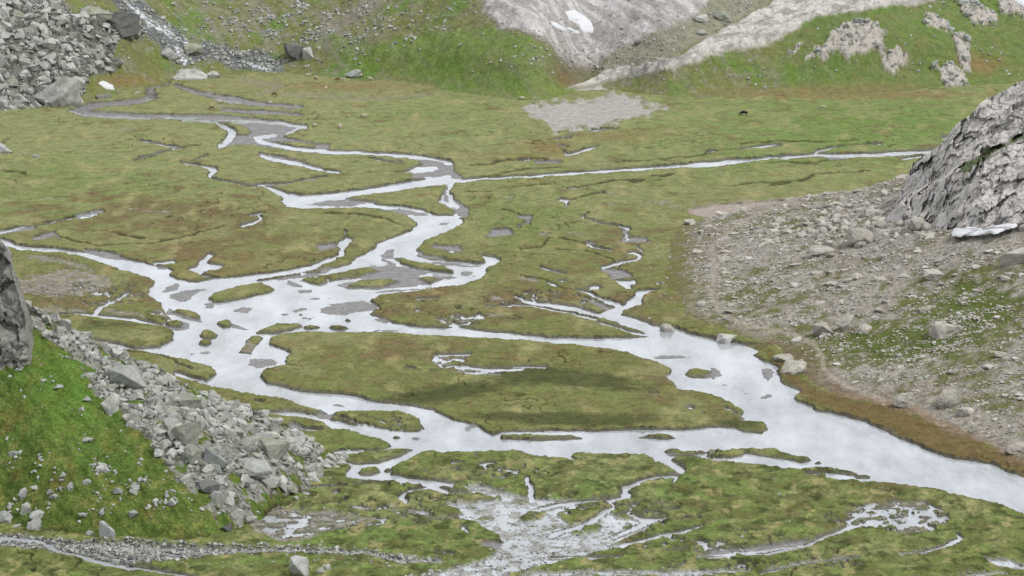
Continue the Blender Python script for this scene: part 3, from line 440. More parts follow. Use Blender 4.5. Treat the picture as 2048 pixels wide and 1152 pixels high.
# rusty shore at the foot of the right-hand slope
shore = stroke_sdf([(1540,712,14),(1600,780,30),(1660,808,34),(1760,842,44),(1860,880,60),(1960,915,44),(2100,950,60)], PX, PY)
C = mixc(C, alb(118, 98, 66), ss(-3, 8, shore + 4*n_c)*.8); C = mixc(C, alb(96, 92, 46), ss(-6, 3, shore+4*n_b)*ss(8, 0, shore)*.5)
C = mixc(C, c_mud, mud*.8*ss(-.35, .25, n_d+.3)*(PY > 280)+mud*.5*(PY <= 280)); C = mixc(C, alb(176, 172, 168), mud*ss(.0, .4, n_d)*.7*(PY > 280))
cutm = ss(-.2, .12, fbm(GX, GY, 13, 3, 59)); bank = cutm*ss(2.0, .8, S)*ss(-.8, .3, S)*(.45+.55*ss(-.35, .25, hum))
C = mixc(C, alb(112, 104, 74), (1-cutm)*ss(3.5, .5, S)*ss(-1, .2, S)*.6); C = mixc(C, c_soil_shade, bank*.95); C = mixc(C, c_soil_shade, cut*.75)  # bare soil on cut banks, with the shade below their edge painted in
C = mixc(C, c_bed, 1-land); C = mixc(C, alb(92, 92, 78), (1-land)*(.25*ss(-.1, .4, n_c) + .8*ss(-4, -.3, S)))
siltmix = ss(-.4, .4, n_d); C = mixc(C, c_silt*.92 + (.08*siltmix)[..., None]*c_pale, bar)
fan = poly_sdf(OPS[5][1], WX, WY); C = mixc(C, alb(184, 181, 176), ss(-4, 6, fan + 16*fbm(GX, GY*.35, 2.5, 4, 161, .65))*(fan > -13)*(.8+.2*ss(-.3, .3, n_d)))
fanr = poly_sdf([(1375,436),(1380,418),(1420,410),(1500,404),(1570,400),(1500,432),(1440,442)], PX, PY); C = mixc(C, alb(172, 156, 142), ss(-2, 5, fanr + 8*n_c)*(fanr > -12)*.9)
C = mixc(C, alb(178, 178, 176), rub*.95); C = mixc(C, alb(120, 118, 112), rub*ss(900, 800, PX)*ss(1050, 1075, PY)*.7); C = mixc(C, alb(92, 90, 80), rub*ss(.05, .5, fine)*.7); C = mixc(C, alb(110, 116, 62), rub*ss(.3, .55, n_c)*.8)
deep = .75*blob(225,522,60,9,12) + .6*blob(880,424,50,6) + .6*ell_sdf(1, 1, 1, 1, PX, PY)*0
C = mixc(C, alb(78, 84, 66), deep*(1-land)*(1-bar))
wet = np.clip(bar*.5 + mud*.4 + rub*.35 + (1-land)*.3, 0, 1)*.8
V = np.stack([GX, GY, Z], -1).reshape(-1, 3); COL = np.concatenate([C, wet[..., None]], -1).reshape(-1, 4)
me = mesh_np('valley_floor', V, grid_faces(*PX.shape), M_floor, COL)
meta(link(bpy.data.objects.new('valley_floor', me)), kind='structure')
floorP = V.reshape(PX.shape+(3,))
print('floor', len(V))

# water sheet, a surface of its own following the floor's reach
def sheet(name, x0, x1, y0, y1, z, mat, n=8):
    a = np.linspace(x0, x1, n); b = np.linspace(y0, y1, n); A, Bb = np.meshgrid(a, b)
    me = mesh_np(name, np.stack([A, Bb, np.full(A.shape, z)], -1).reshape(-1, 3), grid_faces(n, n), mat)
    return link(bpy.data.objects.new(name, me))
o = sheet('river_water', -260, 260, 318, 745, 0.0, M_water); meta(o, kind='structure')
mg, t, b = new_mat('distant_turf'); b.inputs['Base Color'].default_value = (*alb(110, 118, 66), 1); b.inputs['Roughness'].default_value = .95
gc = t.nodes.new('ShaderNodeTexCoord'); nn = noise(t, gc.outputs['Object'], .05, 6); rr = t.nodes.new('ShaderNodeValToRGB'); t.links.new(nn.outputs[0], rr.inputs[0]); t.links.new(rr.outputs[0], b.inputs['Base Color'])
rr.color_ramp.elements[0].color = (*alb(100, 106, 58), 1); rr.color_ramp.elements[1].color = (*alb(140, 138, 112), 1)
o = sheet('ground', -4000, 4000, -4000, 5000, -1.2, mg, 20); meta(o, kind='structure')

# ------------------------------------------------------------------ left spur (steep turf and talus)
def tri(x, pts): return np.interp(x, [p[0] for p in pts], [p[1] for p in pts])
LT = [ground(*p) for p in [(-300,1040),(0,1052),(120,1072),(200,1084),(330,1092),(480,1084),(560,1010),(690,950)]]
LT = [(float(a), float(b)) for a, b in LT]
def h_left(x, y):
    yt = tri(x, LT); xe = -22.3
    f1 = .485*(xe-x) + .447*(y-401)
    f1 = f1 + 9.5*np.exp(-((x+39)/14)**2)*ss(403, 380, y)
    f2 = .80*(y-yt)
    crest = .50*(xe-x) - .9*np.maximum(y-402.5, 0)
    k = 2.0
    a = np.minimum(f1, f2); a = np.where(np.abs(f1-f2) < k, a-(k-np.abs(f1-f2))**2/(4*k), a)
    b_ = np.minimum(a, crest); b_ = np.where(np.abs(a-crest) < k, b_-(k-np.abs(a-crest))**2/(4*k), b_)
    return b_
a = np.arange(-118, -17, .17); b2 = np.concatenate([np.arange(352, 408, .15), np.arange(408, 450, .4)]); LX, LY = np.meshgrid(a, b2)
LZ = h_left(LX, LY); LZ = LZ + ss(0, 4, LZ)*(.9*fbm(LX, LY, 12, 4, 201) + .25*fbm(LX, LY, 2.4, 3, 211)) + .18*fbm(LX, LY, 1.0, 3, 221)
LZ = np.where(LZ < -1.0, -1.0, LZ)
LPX, LPY = project(LX, LY, LZ)
TAL = [(30,580),(110,610),(180,640),(240,675),(300,705),(360,735),(440,770),(480,800),(540,820),(600,830),(660,860),(690,900),(730,915),(720,965),(620,990),(570,985),(540,1000),(505,1010),(510,1050),(480,1078),(450,1066),(415,1020),(370,985),(345,950),(300,880),(262,850),(235,815),(195,790),(170,740),(120,695),(60,650)]
tw = poly_sdf(TAL, LPX + 9*fbm(LX, LY, 3, 4, 231), LPY + 9*fbm(LX, LY, 3, 4, 241))
lg = np.empty(LX.shape+(3,)); lg[:] = alb(104, 122, 60)
la = fbm(LX, LY, 7, 4, 251); lb = fbm(LX, LY, 2.2, 4, 261, .6); lc = fbm(LX+.8*LY, LY*.3, 1.2, 4, 271, .6)
lg = mixc(lg, alb(96, 122, 58), ss(-.1, .5, la)); lg = mixc(lg, alb(138, 138, 78), .7*ss(0, .45, lb)); lg = mixc(lg, alb(68, 92, 36), .75*ss(.0, .4, lc)); lg = mixc(lg, alb(118, 104, 58), .55*ss(.2, .6, fbm(LX, LY, 4, 4, 281)))
lg = mixc(lg, alb(96, 134, 56), .7*np.exp(-((LPX-150)/110)**2-((LPY-770)/110)**2))
tw = np.where(fbm(LX, LY, 3, 3, 703) > -.12-.25*ss(1030, 930, LPY), tw, -12); lg = mixc(lg, alb(150, 150, 142), ss(-2, 3, tw)); lg = mixc(lg, alb(88, 90, 66), ss(-2, 3, tw)*ss(0, .4, lb)); lg = mixc(lg, alb(112, 116, 52), ss(-10, -1, tw)*ss(1, -2, tw)*.5)
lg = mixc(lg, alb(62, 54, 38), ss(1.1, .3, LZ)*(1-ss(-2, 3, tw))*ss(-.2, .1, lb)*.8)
me = mesh_np('left_hill', np.stack([LX, LY, LZ], -1).reshape(-1, 3), grid_faces(*LX.shape), M_hill, np.concatenate([lg, np.zeros(LX.shape+(1,))], -1).reshape(-1, 4))
meta(link(bpy.data.objects.new('hillside', me)), kind='structure')

# ------------------------------------------------------------------ right slope (scree and thin turf)
RT = [ground(*p) for p in [(2990,1105),(2400,1012),(2048,955),(1985,925),(1860,875),(1760,835),(1660,800),(1600,770),(1560,720),(1480,685),(1400,665),(1345,642),(1320,600),(1310,560),(1320,520),(1320,480),(1335,450),(1378,428),(1420,418)]]
RTx = np.array([float(p[0]) for p in RT]); RTy = np.array([float(p[1]) for p in RT])
def h_right(x, y):
    xt = np.interp(y, RTy, RTx)                        # west toe as x(y)
    d = (x - xt)*.93
    w = .16*d + .0036*d*d*ss(80, 5, d)+ .23*np.maximum(d-34, 0)
    w = np.where(d < 0, d*.3, w)
    rz = np.interp(x, [30, 52, 75, 100, 150], [-.5, 2.2, 13.5, 24, 40]); ry = np.interp(x, [30, 52, 75, 100, 150], [578, 586, 560, 545, 535])
    bk = rz - .45*(y-ry)
    k = 3.0; m_ = np.minimum(w, bk); return np.where(np.abs(w-bk) < k, m_-(k-np.abs(w-bk))**2/(4*k), m_)
a = np.concatenate([np.arange(20, 100, .24), np.arange(100, 190, .6)]); b2 = np.concatenate([np.arange(345, 383, .6), np.arange(383, 650, .32)]); RX, RY = np.meshgrid(a, b2)
RZ = h_right(RX, RY); RZ = RZ + ss(.1, 3, RZ)*(.5*fbm(RX, RY, 14, 4, 301) + .28*fbm(RX, RY, 3, 4, 311)) + ss(-.1, 1, RZ)*.13*fbm(RX, RY, 1.0, 3, 321) + .06
RZ = np.maximum(RZ, -1.0)
RPX, RPY = project(RX, RY, RZ)
rc = np.empty(RX.shape+(3,)); rc[:] = alb(172, 166, 156)
ra = fbm(RX, RY, 11, 4, 331); rb = fbm(RX, RY, 3, 5, 341, .6); rd = fbm(RX, RY, 1.1, 4, 351, .65)
green = .9*np.exp(-((RPX-1960)/130)**2-((RPY-610)/75)**2) + .5*np.exp(-((RPX-1500)/110)**2-((RPY-590)/60)**2) + .5*np.exp(-((RPX-1700)/200)**2-((RPY-680)/50)**2) + .5*np.exp(-((RPX-1560)/150)**2-((RPY-450)/28)**2)+.4*np.exp(-((RPX-1990)/90)**2-((RPY-790)/70)**2) + .5*np.exp(-((RPX-1800)/160)**2-((RPY-700)/50)**2)
rc = mixc(rc, alb(138, 128, 112), .6*ss(-.1, .5, ra)); rc = mixc(rc, alb(192, 186, 176), .7*ss(.0, .4, rd))
rc = mixc(rc, alb(112, 116, 64), .9*ss(.0, .45, green*.7 + .6*rb + .25*ra - .02)); rc = mixc(rc, alb(94, 112, 50), .8*ss(.45, .9, green + .5*rb))
rc = mixc(rc, alb(104, 92, 72), .45*ss(.1, .5, fbm(RX, RY, 1.6, 4, 361)))
rc = mixc(rc, alb(140, 128, 114), ss(.4, 1.2, np.exp(-((RPX-1400)/80)**2-((RPY-480)/50)**2) + .3*rb)*.8)
toe = stroke_sdf([(1590,775,16),(1640,790,18),(1700,800,22),(1800,815,30),(1880,850,22),(1990,905,16),(2050,930,14)], RPX, RPY); rc = mixc(rc, alb(172, 152, 132), ss(-7, 4, toe + 6*rb)*.8)
rc = mixc(rc, alb(116, 98, 66), ss(1.4, .2, RZ + .8*rb)*ss(1480, 1560, RPX)*.8); rc = mixc(rc, alb(110, 106, 56), ss(1.2, .2, RZ+.6*rb)*ss(1560, 1480, RPX)*ss(470, 560, RPY)*.8)
path = stroke_sdf([(1595,400,6),(1530,423,7),(1480,447,8),(1440,478,9),(1424,500,9),(1432,540,14),(1425,585,14),(1440,625,10),(1500,650,8),(1580,665,8),(1630,690,9),(1645,712,9),(1648,740,9),(1690,772,8),(1770,800,7)], RPX+4*rb, RPY+2*rd)
rc = mixc(rc, alb(188, 177, 163), ss(-3.5, 3, path)*.65)
rc = mixc(rc, alb(122, 118, 68), ss(1.6, .5, RZ + 1.6*rb + .8*ra)*ss(640, 560, RPY)*ss(410, 440, RPY)*.9); rc = mixc(rc, alb(136, 138, 86), ss(596, 612, RY-.0*RX)*.8)
me = mesh_np('scree_slope', np.stack([RX, RY, RZ], -1).reshape(-1, 3), grid_faces(*RX.shape), M_scree, np.concatenate([rc, np.zeros(RX.shape+(1,))], -1).reshape(-1, 4))
meta(link(bpy.data.objects.new('scree_slope', me)), kind='structure')

# ------------------------------------------------------------------ far slopes
FT = [(-400,240),(-100,232),(0,226),(70,217),(140,213),(200,203),(260,182),(330,166),(400,158),(480,152),(560,150),(700,160),(800,170),(900,184),(1000,200),(1060,208),(1110,205),(1140,190),(1200,184),(1260,188),(1330,202),(1400,200),(1536,196),(1700,190),(1800,184),(1950,176),(2100,165),(2400,150)]
ft = [ground(*p) for p in FT]; ftu = np.array([float(p[0]/p[1]) for p in ft]); fty = np.array([float(p[1]) for p in ft])
u = np.linspace(-.30, .30, 1750); srow = np.concatenate([np.arange(-2, 60, .27), 60+np.arange(0, 120, 2.0)])
U, SS = np.meshgrid(u, srow)
uu = np.linspace(-.3, .3, 1801); yy_ = np.interp(uu, ftu, fty); kk_ = np.hanning(75); kk_ /= kk_.sum(); yy_ = np.convolve(np.pad(yy_, 37, 'edge'), kk_, 'valid'); y0 = np.interp(U, uu, yy_) + 1.5*np.sin(U*140)*0
FY = y0 + SS; FX = U*FY
fpx0 = 1024 + U*F*1.0
slope = np.interp(fpx0, [-300,0,250,400,600,900,1100,1200,1400,1600,1800,2100], [.6,.55,.5,.36,.36,.42,.45,.45,.42,.36,.38,.30])
FZ = slope*SS*ss(-2, 14, SS)*1.0 + .1*SS*ss(-2, 4, SS) + .12
FZ = np.where(FZ > 17, 17+8*(1-np.exp(-(FZ-17)/8)), FZ); FZ = np.where(SS < -1.2, -.5, FZ)
P0x, P0y = project(FX, FY, FZ)
def fs(sh, a=6, b=6):  return shape_sdf(sh, P0x + a*fw, P0y + b*fw2)
fw = fbm(FX, FY, 9, 4, 401, .6); fw2 = fbm(FX, FY, 9, 4, 411, .6)
RAMP = [(1130,178),(1180,152),(1290,128),(1370,108),(1410,85),(1536,15),(1590,-40),(1900,-40),(1870,8),(1800,26),(1740,48),(1640,50),(1600,68),(1560,92),(1440,118),(1340,140),(1220,162)]
VSC = [(940,-40),(965,5),(975,45),(1040,68),(1090,90),(1130,110),(1160,125),(1200,125),(1240,100),(1330,70),(1400,30),(1450,-40)]
ramp = fs(RAMP, 8, 7) + 4*fbm(FX, FY, 2.2, 3, 405); vsc = fs(VSC, 16, 12) + 5*fbm(FX, FY, 2.2, 3, 406)
FZ = FZ + 1.8*ss(-6, 12, ramp) + 2.0*np.exp(-((P0x-920)/190)**2-((P0y-110)/50)**2) - 3.0*np.exp(-((P0x-1160-(120-P0y)*.1)/45)**2)*ss(190, 130, P0y)
hm = np.exp(-((P0x-1760)/170)**2-((P0y-95)/60)**2); FZ = FZ + 6*hm + 2*np.exp(-((P0x-1100)/90)**2-((P0y-200)/14)**2)*0
ROCKS = [[(1700,85),(1745,75),(1770,110),(1765,130),(1720,140),(1690,145),(1670,135),(1680,105)],[(1760,130),(1800,125),(1818,145),(1785,165),(1760,150)],[(1840,50),(1860,45),(1890,60),(1905,90),(1890,92),(1855,80)],[(1900,95),(1930,80),(1945,110),(1942,155),(1925,160),(1910,120)],[(1865,150),(1905,138),(1935,155),(1940,180),(1890,185),(1880,165)],[(1900,0),(1960,5),(2000,30),(1980,50),(1940,60),(1920,30)],[(1980,-10),(2060,-10),(2060,40),(2010,30)],[(1600,150),(1650,110),(1700,85),(1690,120),(1640,140)],[(1565,125),(1600,108),(1615,112),(1580,128)]]
rk = np.maximum.reduce([fs(q, 12, 10) for q in ROCKS]); rkw = ss(-2, 3, rk + 10*fbm(FX, FY, 2.2, 4, 417, .6) - 2)
ridg = 1-np.abs(fbm(FX, FY*1.4, 2.6, 5, 421, .62))*2
_q = np.stack([FX.ravel()/3.2+.15*fw.ravel(), FY.ravel()/4., FX.ravel()*0+.5], 1); _m = rkw.ravel() > 0; c1_, c2_, c3_, c4_ = cells(_q[_m], 5); blk = np.zeros(_q.shape[0]); blk[_m] = c3_*1.2 + 2.0*c4_ - ss(.25, 0, c2_-c1_)*1.2
_q2 = _q*np.array([2.6, 2.6, 1])+9; c1_, c2_, c3_, c4_ = cells(_q2[_m], 9); blk[_m] += c3_*.7-ss(.2, 0, c2_-c1_)*.5
FZ = FZ + rkw*(.8 + .32*blk.reshape(FX.shape)) + ss(2, 12, SS)*(1.0*fbm(FX, FY, 16, 4, 431) + .60*fbm(FX, FY, 4.0, 4, 441)) + .12*fbm(FX, FY, 1.2, 3, 451)
FC = np.empty(FX.shape+(3,)); fa = fbm(FX, FY, 14, 4, 461); fb = fbm(FX, FY, 5, 5, 471, .6); fdn = fbm(FX, FY, 1.6, 4, 481, .65); fst = fbm(FX*.9+FY*.5, FY*.2, 2.6, 4, 491, .6)
FC[:] = alb(124, 130, 76); FC = mixc(FC, alb(108, 136, 64), ss(-.1, .5, fa)); FC = mixc(FC, alb(136, 134, 112), .7*ss(.05, .5, fb)); FC = mixc(FC, alb(168, 166, 156), .7*ss(.22, .5, fdn)*ss(-.4, .3, fb))
G1 = [(700,110),(800,85),(900,70),(1000,62),(1080,90),(1120,130),(1130,160),(1160,180),(1120,196),(1040,200),(940,180),(860,165),(780,150),(700,140)]
gw = ss(-10, 12, fs(G1)); FC = mixc(FC, alb(116, 142, 68), gw*.85); FC = mixc(FC, alb(124, 132, 74), gw*ss(0, .5, fb)*.7)
FC = mixc(FC, alb(148, 144, 132), .75*np.exp(-((P0x-560)/160)**2-((P0y-50)/60)**2)*ss(-.3, .4, fst)); FC = mixc(FC, alb(150, 142, 134), .8*ss(-20, 8, stroke_sdf([(640,70,10),(720,20,24),(780,-30,30)], P0x, P0y)+10*fst))
FC = mixc(FC, alb(172, 168, 164), ss(-4, 6, vsc + 0*fb)); FC = mixc(FC, alb(210, 207, 206), ss(-4, 8, vsc)*ss(-.3, .4, fst)); FC = mixc(FC, alb(140, 132, 120), ss(-14, 4, vsc)*ss(14, -4, vsc)*.6)
vb = np.exp(-((P0x-1180)/110)**2-((P0y-128)/24)**2); FC = mixc(FC, alb(130, 124, 106), vb*.85); FC = mixc(FC, alb(132, 112, 84), .8*np.exp(-((P0x-1130)/28)**2-((P0y-148)/24)**2))
FC = mixc(FC, alb(212, 208, 203), ss(-3, 4, ramp)); FC = mixc(FC, alb(158, 154, 146), ss(-3, 4, ramp)*ss(-.1, .3, fbm(FX*.3+FY*.12, FY-FX*.45, 3.0, 5, 495, .65))*.8); FC = mixc(FC, alb(128, 124, 112), ss(-3, 4, ramp)*ss(.1, .5, fdn)*.5)
FC = mixc(FC, alb(156, 152, 136), .85*ss(-8, 8, fs([(1200,140),(1230,100),(1330,60),(1400,20),(1440,-30),(1560,-30),(1536,10),(1420,75),(1370,100),(1290,125),(1200,150)])+6*fb))
mr = ss(1500, 1620, P0x)*ss(2, -6, ramp); FC = mixc(FC, alb(108, 132, 68), mr*.75*ss(-.6, .3, fb)); FC = mixc(FC, alb(150, 120, 84), .7*np.exp(-((P0x-1960)/40)**2-((P0y-132)/18)**2))
FC = mixc(FC, alb(150, 126, 92), .6*np.exp(-((P0x-1650)/240)**2-((P0y-186)/12)**2))
FC = mixc(FC, alb(198, 192, 184), rkw); FC = mixc(FC, alb(112, 106, 94), rkw*ss(.1, .6, fdn)*.8); FC = mixc(FC, alb(90, 110, 52), rkw*ss(.2, .5, fb)*.7)
BED = [(215,-40,30),(260,10,42),(300,45,46),(350,85,50),(370,118,34),(410,100,30),(470,118,40),(520,120,40),(550,135,36),(570,150,14)]
bed = ss(-5, 6, fs(BED)); FC = mixc(FC, alb(120, 124, 130), bed*.85); FC = mixc(FC, alb(66, 70, 76), bed*ss(0, .4, fdn)*.8)
for st in ([(225,-20,5),(262,12,7),(285,40,6),(300,52,5),(330,62,4),(350,80,6)], [(355,96,8),(362,108,12),(368,120,16)], [(280,30,5),(330,55,5),(375,88,4)], [(500,125,6),(540,140,6)]):
    fo = fs(st, 5, 4); FC = mixc(FC, alb(228, 232, 240), ss(-2, 1.5, fo + 7*fdn))
FC = mixc(FC, alb(150, 122, 82), .7*np.exp(-((P0x-240)/60)**2-((P0y-162)/14)**2))
FTAL = [(-400,-60),(130,-60),(128,10),(150,30),(215,20),(290,40),(285,75),(240,80),(230,110),(235,140),(180,155),(165,190),(150,216),(80,222),(0,232),(-400,250)]
ftal = fs(FTAL, 5, 5); FC = mixc(FC, alb(128, 128, 122), ss(-3, 4, ftal)); FC = mixc(FC, alb(64, 66, 60), ss(-3, 4, ftal)*ss(-.1, .3, fdn)*.8)
fn = poly_sdf([(1150,178),(1200,170),(1225,182),(1260,190),(1290,203),(1290,215),(1100,215),(1140,205),(1200,190)], P0x+5*fw, P0y+3*fw2); FC = mixc(FC, alb(188, 184, 178), ss(-3, 3, fn))
FPX, FPY = project(FX, FY, FZ)
me = mesh_np('far_slope', np.stack([FX, FY, FZ], -1).reshape(-1, 3), grid_faces(*FX.shape), M_far, np.concatenate([FC, np.zeros(FX.shape+(1,))], -1).reshape(-1, 4))
meta(link(bpy.data.objects.new('mountain_slope', me)), kind='structure')

SURF = {'L': (LX, LY, LZ, LPX, LPY), 'R': (RX, RY, RZ, RPX, RPY), 'F': (FX, FY, FZ, FPX, FPY), 'P': (GX, GY, Z, PX, PY)}
FLAT = {k: [q.ravel() for q in v] for k, v in SURF.items()}
def spot(k, px, py):
    x, y, z, a, b = FLAT[k]; d = (a-px)**2 + (b-py)**2
    c = np.where(d < 9)[0]
    i = c[np.argmin(y[c])] if len(c) and k != 'P' else int(np.argmin(d))
    return float(x[i]), float(y[i]), float(z[i])

# ------------------------------------------------------------------ rock faces (sheets with a foot, a face, a crest and a back)
def rock_face(name, foot, top, yf, back, mat, ns, nf, label, cat, seed=0, amp=1.0, turf=None, tilt=.6, lean=.35, zf=None, terrace=None, surf=None):
    """foot/top: crest and foot lines read off the chart, set at distance yf(px); the crest stands `lean` x height behind the foot"""
    foot = np.array(foot, float); top = np.array(top, float)
    s = np.linspace(top[0, 0], top[-1, 0], ns); fy_ = np.interp(s, foot[:, 0], foot[:, 1]); ty_ = np.interp(s, top[:, 0], top[:, 1])
    v = np.linspace(0, 1, nf); Vv, Sx = np.meshgrid(v, s)
    fy2 = fy_[:, None]; ty2 = ty_[:, None]
    yy = fy2 + (ty2-fy2)*Vv
    if surf: fs_ = np.array([spot(surf, min(max(p[0], -120), 2560), p[1])[1] for p in foot]); yf = np.interp(s, foot[:, 0], fs_)[:, None] + .6
    hgt = (fy2-ty2)/F*yf
    dist = yf + lean*hgt*Vv
    if terrace is not None: dist = dist + terrace(Sx, yy)
    # point at distance dist on the ray through (Sx, yy)
    dx = Sx-1024; dy = F*CP-(yy-576)*SP; dz = -F*SP-(yy-576)*CP; t_ = dist/dy
    P = np.stack([dx*t_, dy*t_, CAM_H+dz*t_], -1)
    nb = 26; vb_ = np.linspace(0, 1, nb+1)[1:]
    crest = P[:, -1]; bk = []
    for q in vb_:
        c = crest.copy(); c[:, 1] += back*q; c[:, 2] -= (q**1.6)*back*1.3; bk.append(c)
    P = np.concatenate([P, np.stack(bk, 1)], 1)
    # a skirt that runs down into the slope
    sk = P[:, :1].copy(); sk[:, :, 2] -= 3; sk[:, :, 1] -= .5; P = np.concatenate([sk, P], 1)
    nr, nc = P.shape[:2]; Q = P.reshape(-1, 3)
    T = np.stack([Q[:, 0]*math.cos(tilt)+Q[:, 2]*math.sin(tilt), Q[:, 1], -Q[:, 0]*math.sin(tilt)+Q[:, 2]*math.cos(tilt)], 1)*np.array([.85, 1, 1.0])
    n = fbm3(T, 5.5, 5, seed, .55); r = 1-2*np.abs(fbm3(T, 2.6, 4, seed+9, .55)); c1 = fbm3(T, .9, 3, seed+17, .6)
    step = np.round(n*4)/4*.6 + n*.4
    w_ = np.stack([fbm3(T, 3, 3, seed+50), fbm3(T, 3, 3, seed+51), fbm3(T, 3, 3, seed+52)], 1)*.35
    A1, A2, A3, A4 = cells(T*np.array([.15, .14, .15])/amp**.5+w_, seed+2); B1, B2, B3, B4 = cells(T*np.array([.42, .36, .42])/amp**.5+w_, seed+7)
    crack = ss(.13, 0, A2-A1); ck2 = ss(.10, 0, B2-B1)
    G1_, G2_, G3_, G4_ = cells(T*np.array([1.2, 1.0, 1.2])+w_*2, seed+3)
    D = amp*(1.0*n + .12*r + .14*c1 + 1.3*A3 + 4.2*A4 - .5*crack + .35*B3 + 1.5*B4 - .2*ck2 + .35*G4_ + .06*G3_ - .7)
    D = (D.reshape(nr, nc)*(ss(0, .05, np.linspace(0, 1, nr))*ss(1, .95, np.linspace(0, 1, nr)))[:, None]).ravel()
    dirv = np.array([-.15, -1, .12]); Q2 = Q + dirv*D[:, None]; Q2[:, 2] += amp*(.25*c1 + .35*n + .9*(A3-.5)*1.9 + .8*(B3-.5))*np.repeat(ss(0, .05, np.linspace(0, 1, nr)), nc)
    cols = np.zeros((len(Q), 4))
    qx, qy = project(Q2[:, 0], Q2[:, 1], Q2[:, 2])
    if turf:
        tw_ = np.maximum.reduce([shape_sdf(sh, qx+14*c1, qy+12*n) for sh in turf]); cols[:, :3] = alb(92, 112, 52); cols[:, 3] = ss(-1, 2, tw_ + 5*fbm3(Q2, 1.3, 3, 77))*.9
    stain = ss(.1, .5, fbm3(Q2*np.array([1, 1, .35]), 3.5, 4, seed+31, .6)); w2 = stain*.2*(1-cols[:, 3]); cc = alb(124, 110, 96)
    cols[:, :3] = np.where(cols[:, 3:4] > .4, cols[:, :3], cc); cols[:, 3] = np.maximum(cols[:, 3], w2)
    me = mesh_np(name, Q2, grid_faces(nr, nc)[:, ::-1], mat, cols, smooth=False)
    o = link(bpy.data.objects.new(name, me)); meta(o, label, cat)
    return Q2, qx, qy
rock_face('rock_outcrop', [(1770,442),(1800,446),(1850,452),(1900,462),(1960,466),(2048,458),(2200,452),(2400,450),(2560,470)],
          [(1770,441),(1790,416),(1812,372),(1832,318),(1850,306),(1868,300),(1890,282),(1905,262),(1925,244),(1945,232),(1962,214),(1985,200),(2010,188),(2030,172),(2048,162),(2120,110),(2260,70),(2340,110),(2430,220),(2500,340),(2555,462)],
          497, 22, M_cliff, 560, 240, 'jagged grey limestone outcrop with a grass ledge above the right hand scree slope', 'rock outcrop', 3, .66,
          [[(1912,352),(1925,330),(1960,305),(2000,285),(2040,268),(2060,270),(2040,285),(1990,305),(1950,335),(1925,350)],[(1858,342,5),(1880,344,8)]], .62, 1.25,
          surf='R', terrace=lambda sx, yy: 6*ss(0, 1, (np.interp(sx, [1760,1830,1920,2048,2400], [430,380,340,268,90])-yy)/14+.5))
rock_face('cliff', [(-200,800),(-60,780),(0,745),(30,745),(62,735)], [(-200,380),(-100,420),(-30,462),(-4,478),(10,492),(20,520),(30,560),(40,595),(50,625),(57,670),(60,705),(62,733)],
          398, 12, M_cliffg, 150, 190, 'dark weathered granite cliff cut off by the left edge above the grassy spur', 'cliff', 41, .5, None, 1.2, .25, surf='L')

# ------------------------------------------------------------------ boulders and stones
def hull_rock(seed, n=13, sub=0, flat=1.0, angular=True, rough=.0):
    rg = np.random.default_rng(seed); bm = bmesh.new()
    for i in range(n):
        p = rg.normal(size=3); p /= np.abs(p).max()**(.75 if angular else 0)*np.linalg.norm(p)**(.25 if angular else 1); p = p*rg.uniform(.82, 1.0)
        bm.verts.new((p[0]*.5, p[1]*.5, p[2]*.5*flat))
    r = bmesh.ops.convex_hull(bm, input=bm.verts[:]); bmesh.ops.delete(bm, geom=list({g for g in r['geom_interior'] if isinstance(g, bmesh.types.BMVert)}), context='VERTS')
    if angular: bmesh.ops.dissolve_limit(bm, angle_limit=R(14), verts=bm.verts[:], edges=bm.edges[:])
    if sub:
        bmesh.ops.bevel(bm, geom=bm.edges[:], offset=.022, segments=1, affect='EDGES', clamp_overlap=True)
        bmesh.ops.triangulate(bm, faces=bm.faces[:]); bmesh.ops.subdivide_edges(bm, edges=bm.edges[:], cuts=sub, use_grid_fill=True)
    bmesh.ops.triangulate(bm, faces=bm.faces[:])
    V = np.array([v.co[:] for v in bm.verts]); Fa = np.array([[v.index for v in f.verts] for f in bm.faces]) if not bm.verts.index_update() else None
    bm.free()
    if rough:
        d = V/np.maximum(np.linalg.norm(V, axis=1), .01)[:, None]; V = V + d*(rough*fbm3(V, .5, 4, seed)+.4*rough*fbm3(V, .14, 2, seed+3))[:, None]
    V[:, 2] -= V[:, 2].mean(); return V, Fa
ANG = [hull_rock(100+i, 12 + i % 5) for i in range(12)]
RND = [hull_rock(200+i, 22, angular=False) for i in range(8)]
ANGH = [hull_rock(300+i, 13 + i % 5, 3, rough=.07) for i in range(10)]
RNDH = [hull_rock(400+i, 26, 3, angular=False, rough=.10) for i in range(8)]
_hm = {}
def hero_mesh(kind, i, mat):
    k = (kind, i, mat.name)
    if k not in _hm:
        V, Fa = (ANGH if kind == 'a' else RNDH)[i]; _hm[k] = mesh_np('boulder', V, Fa, mat, smooth=False)
    return _hm[k]
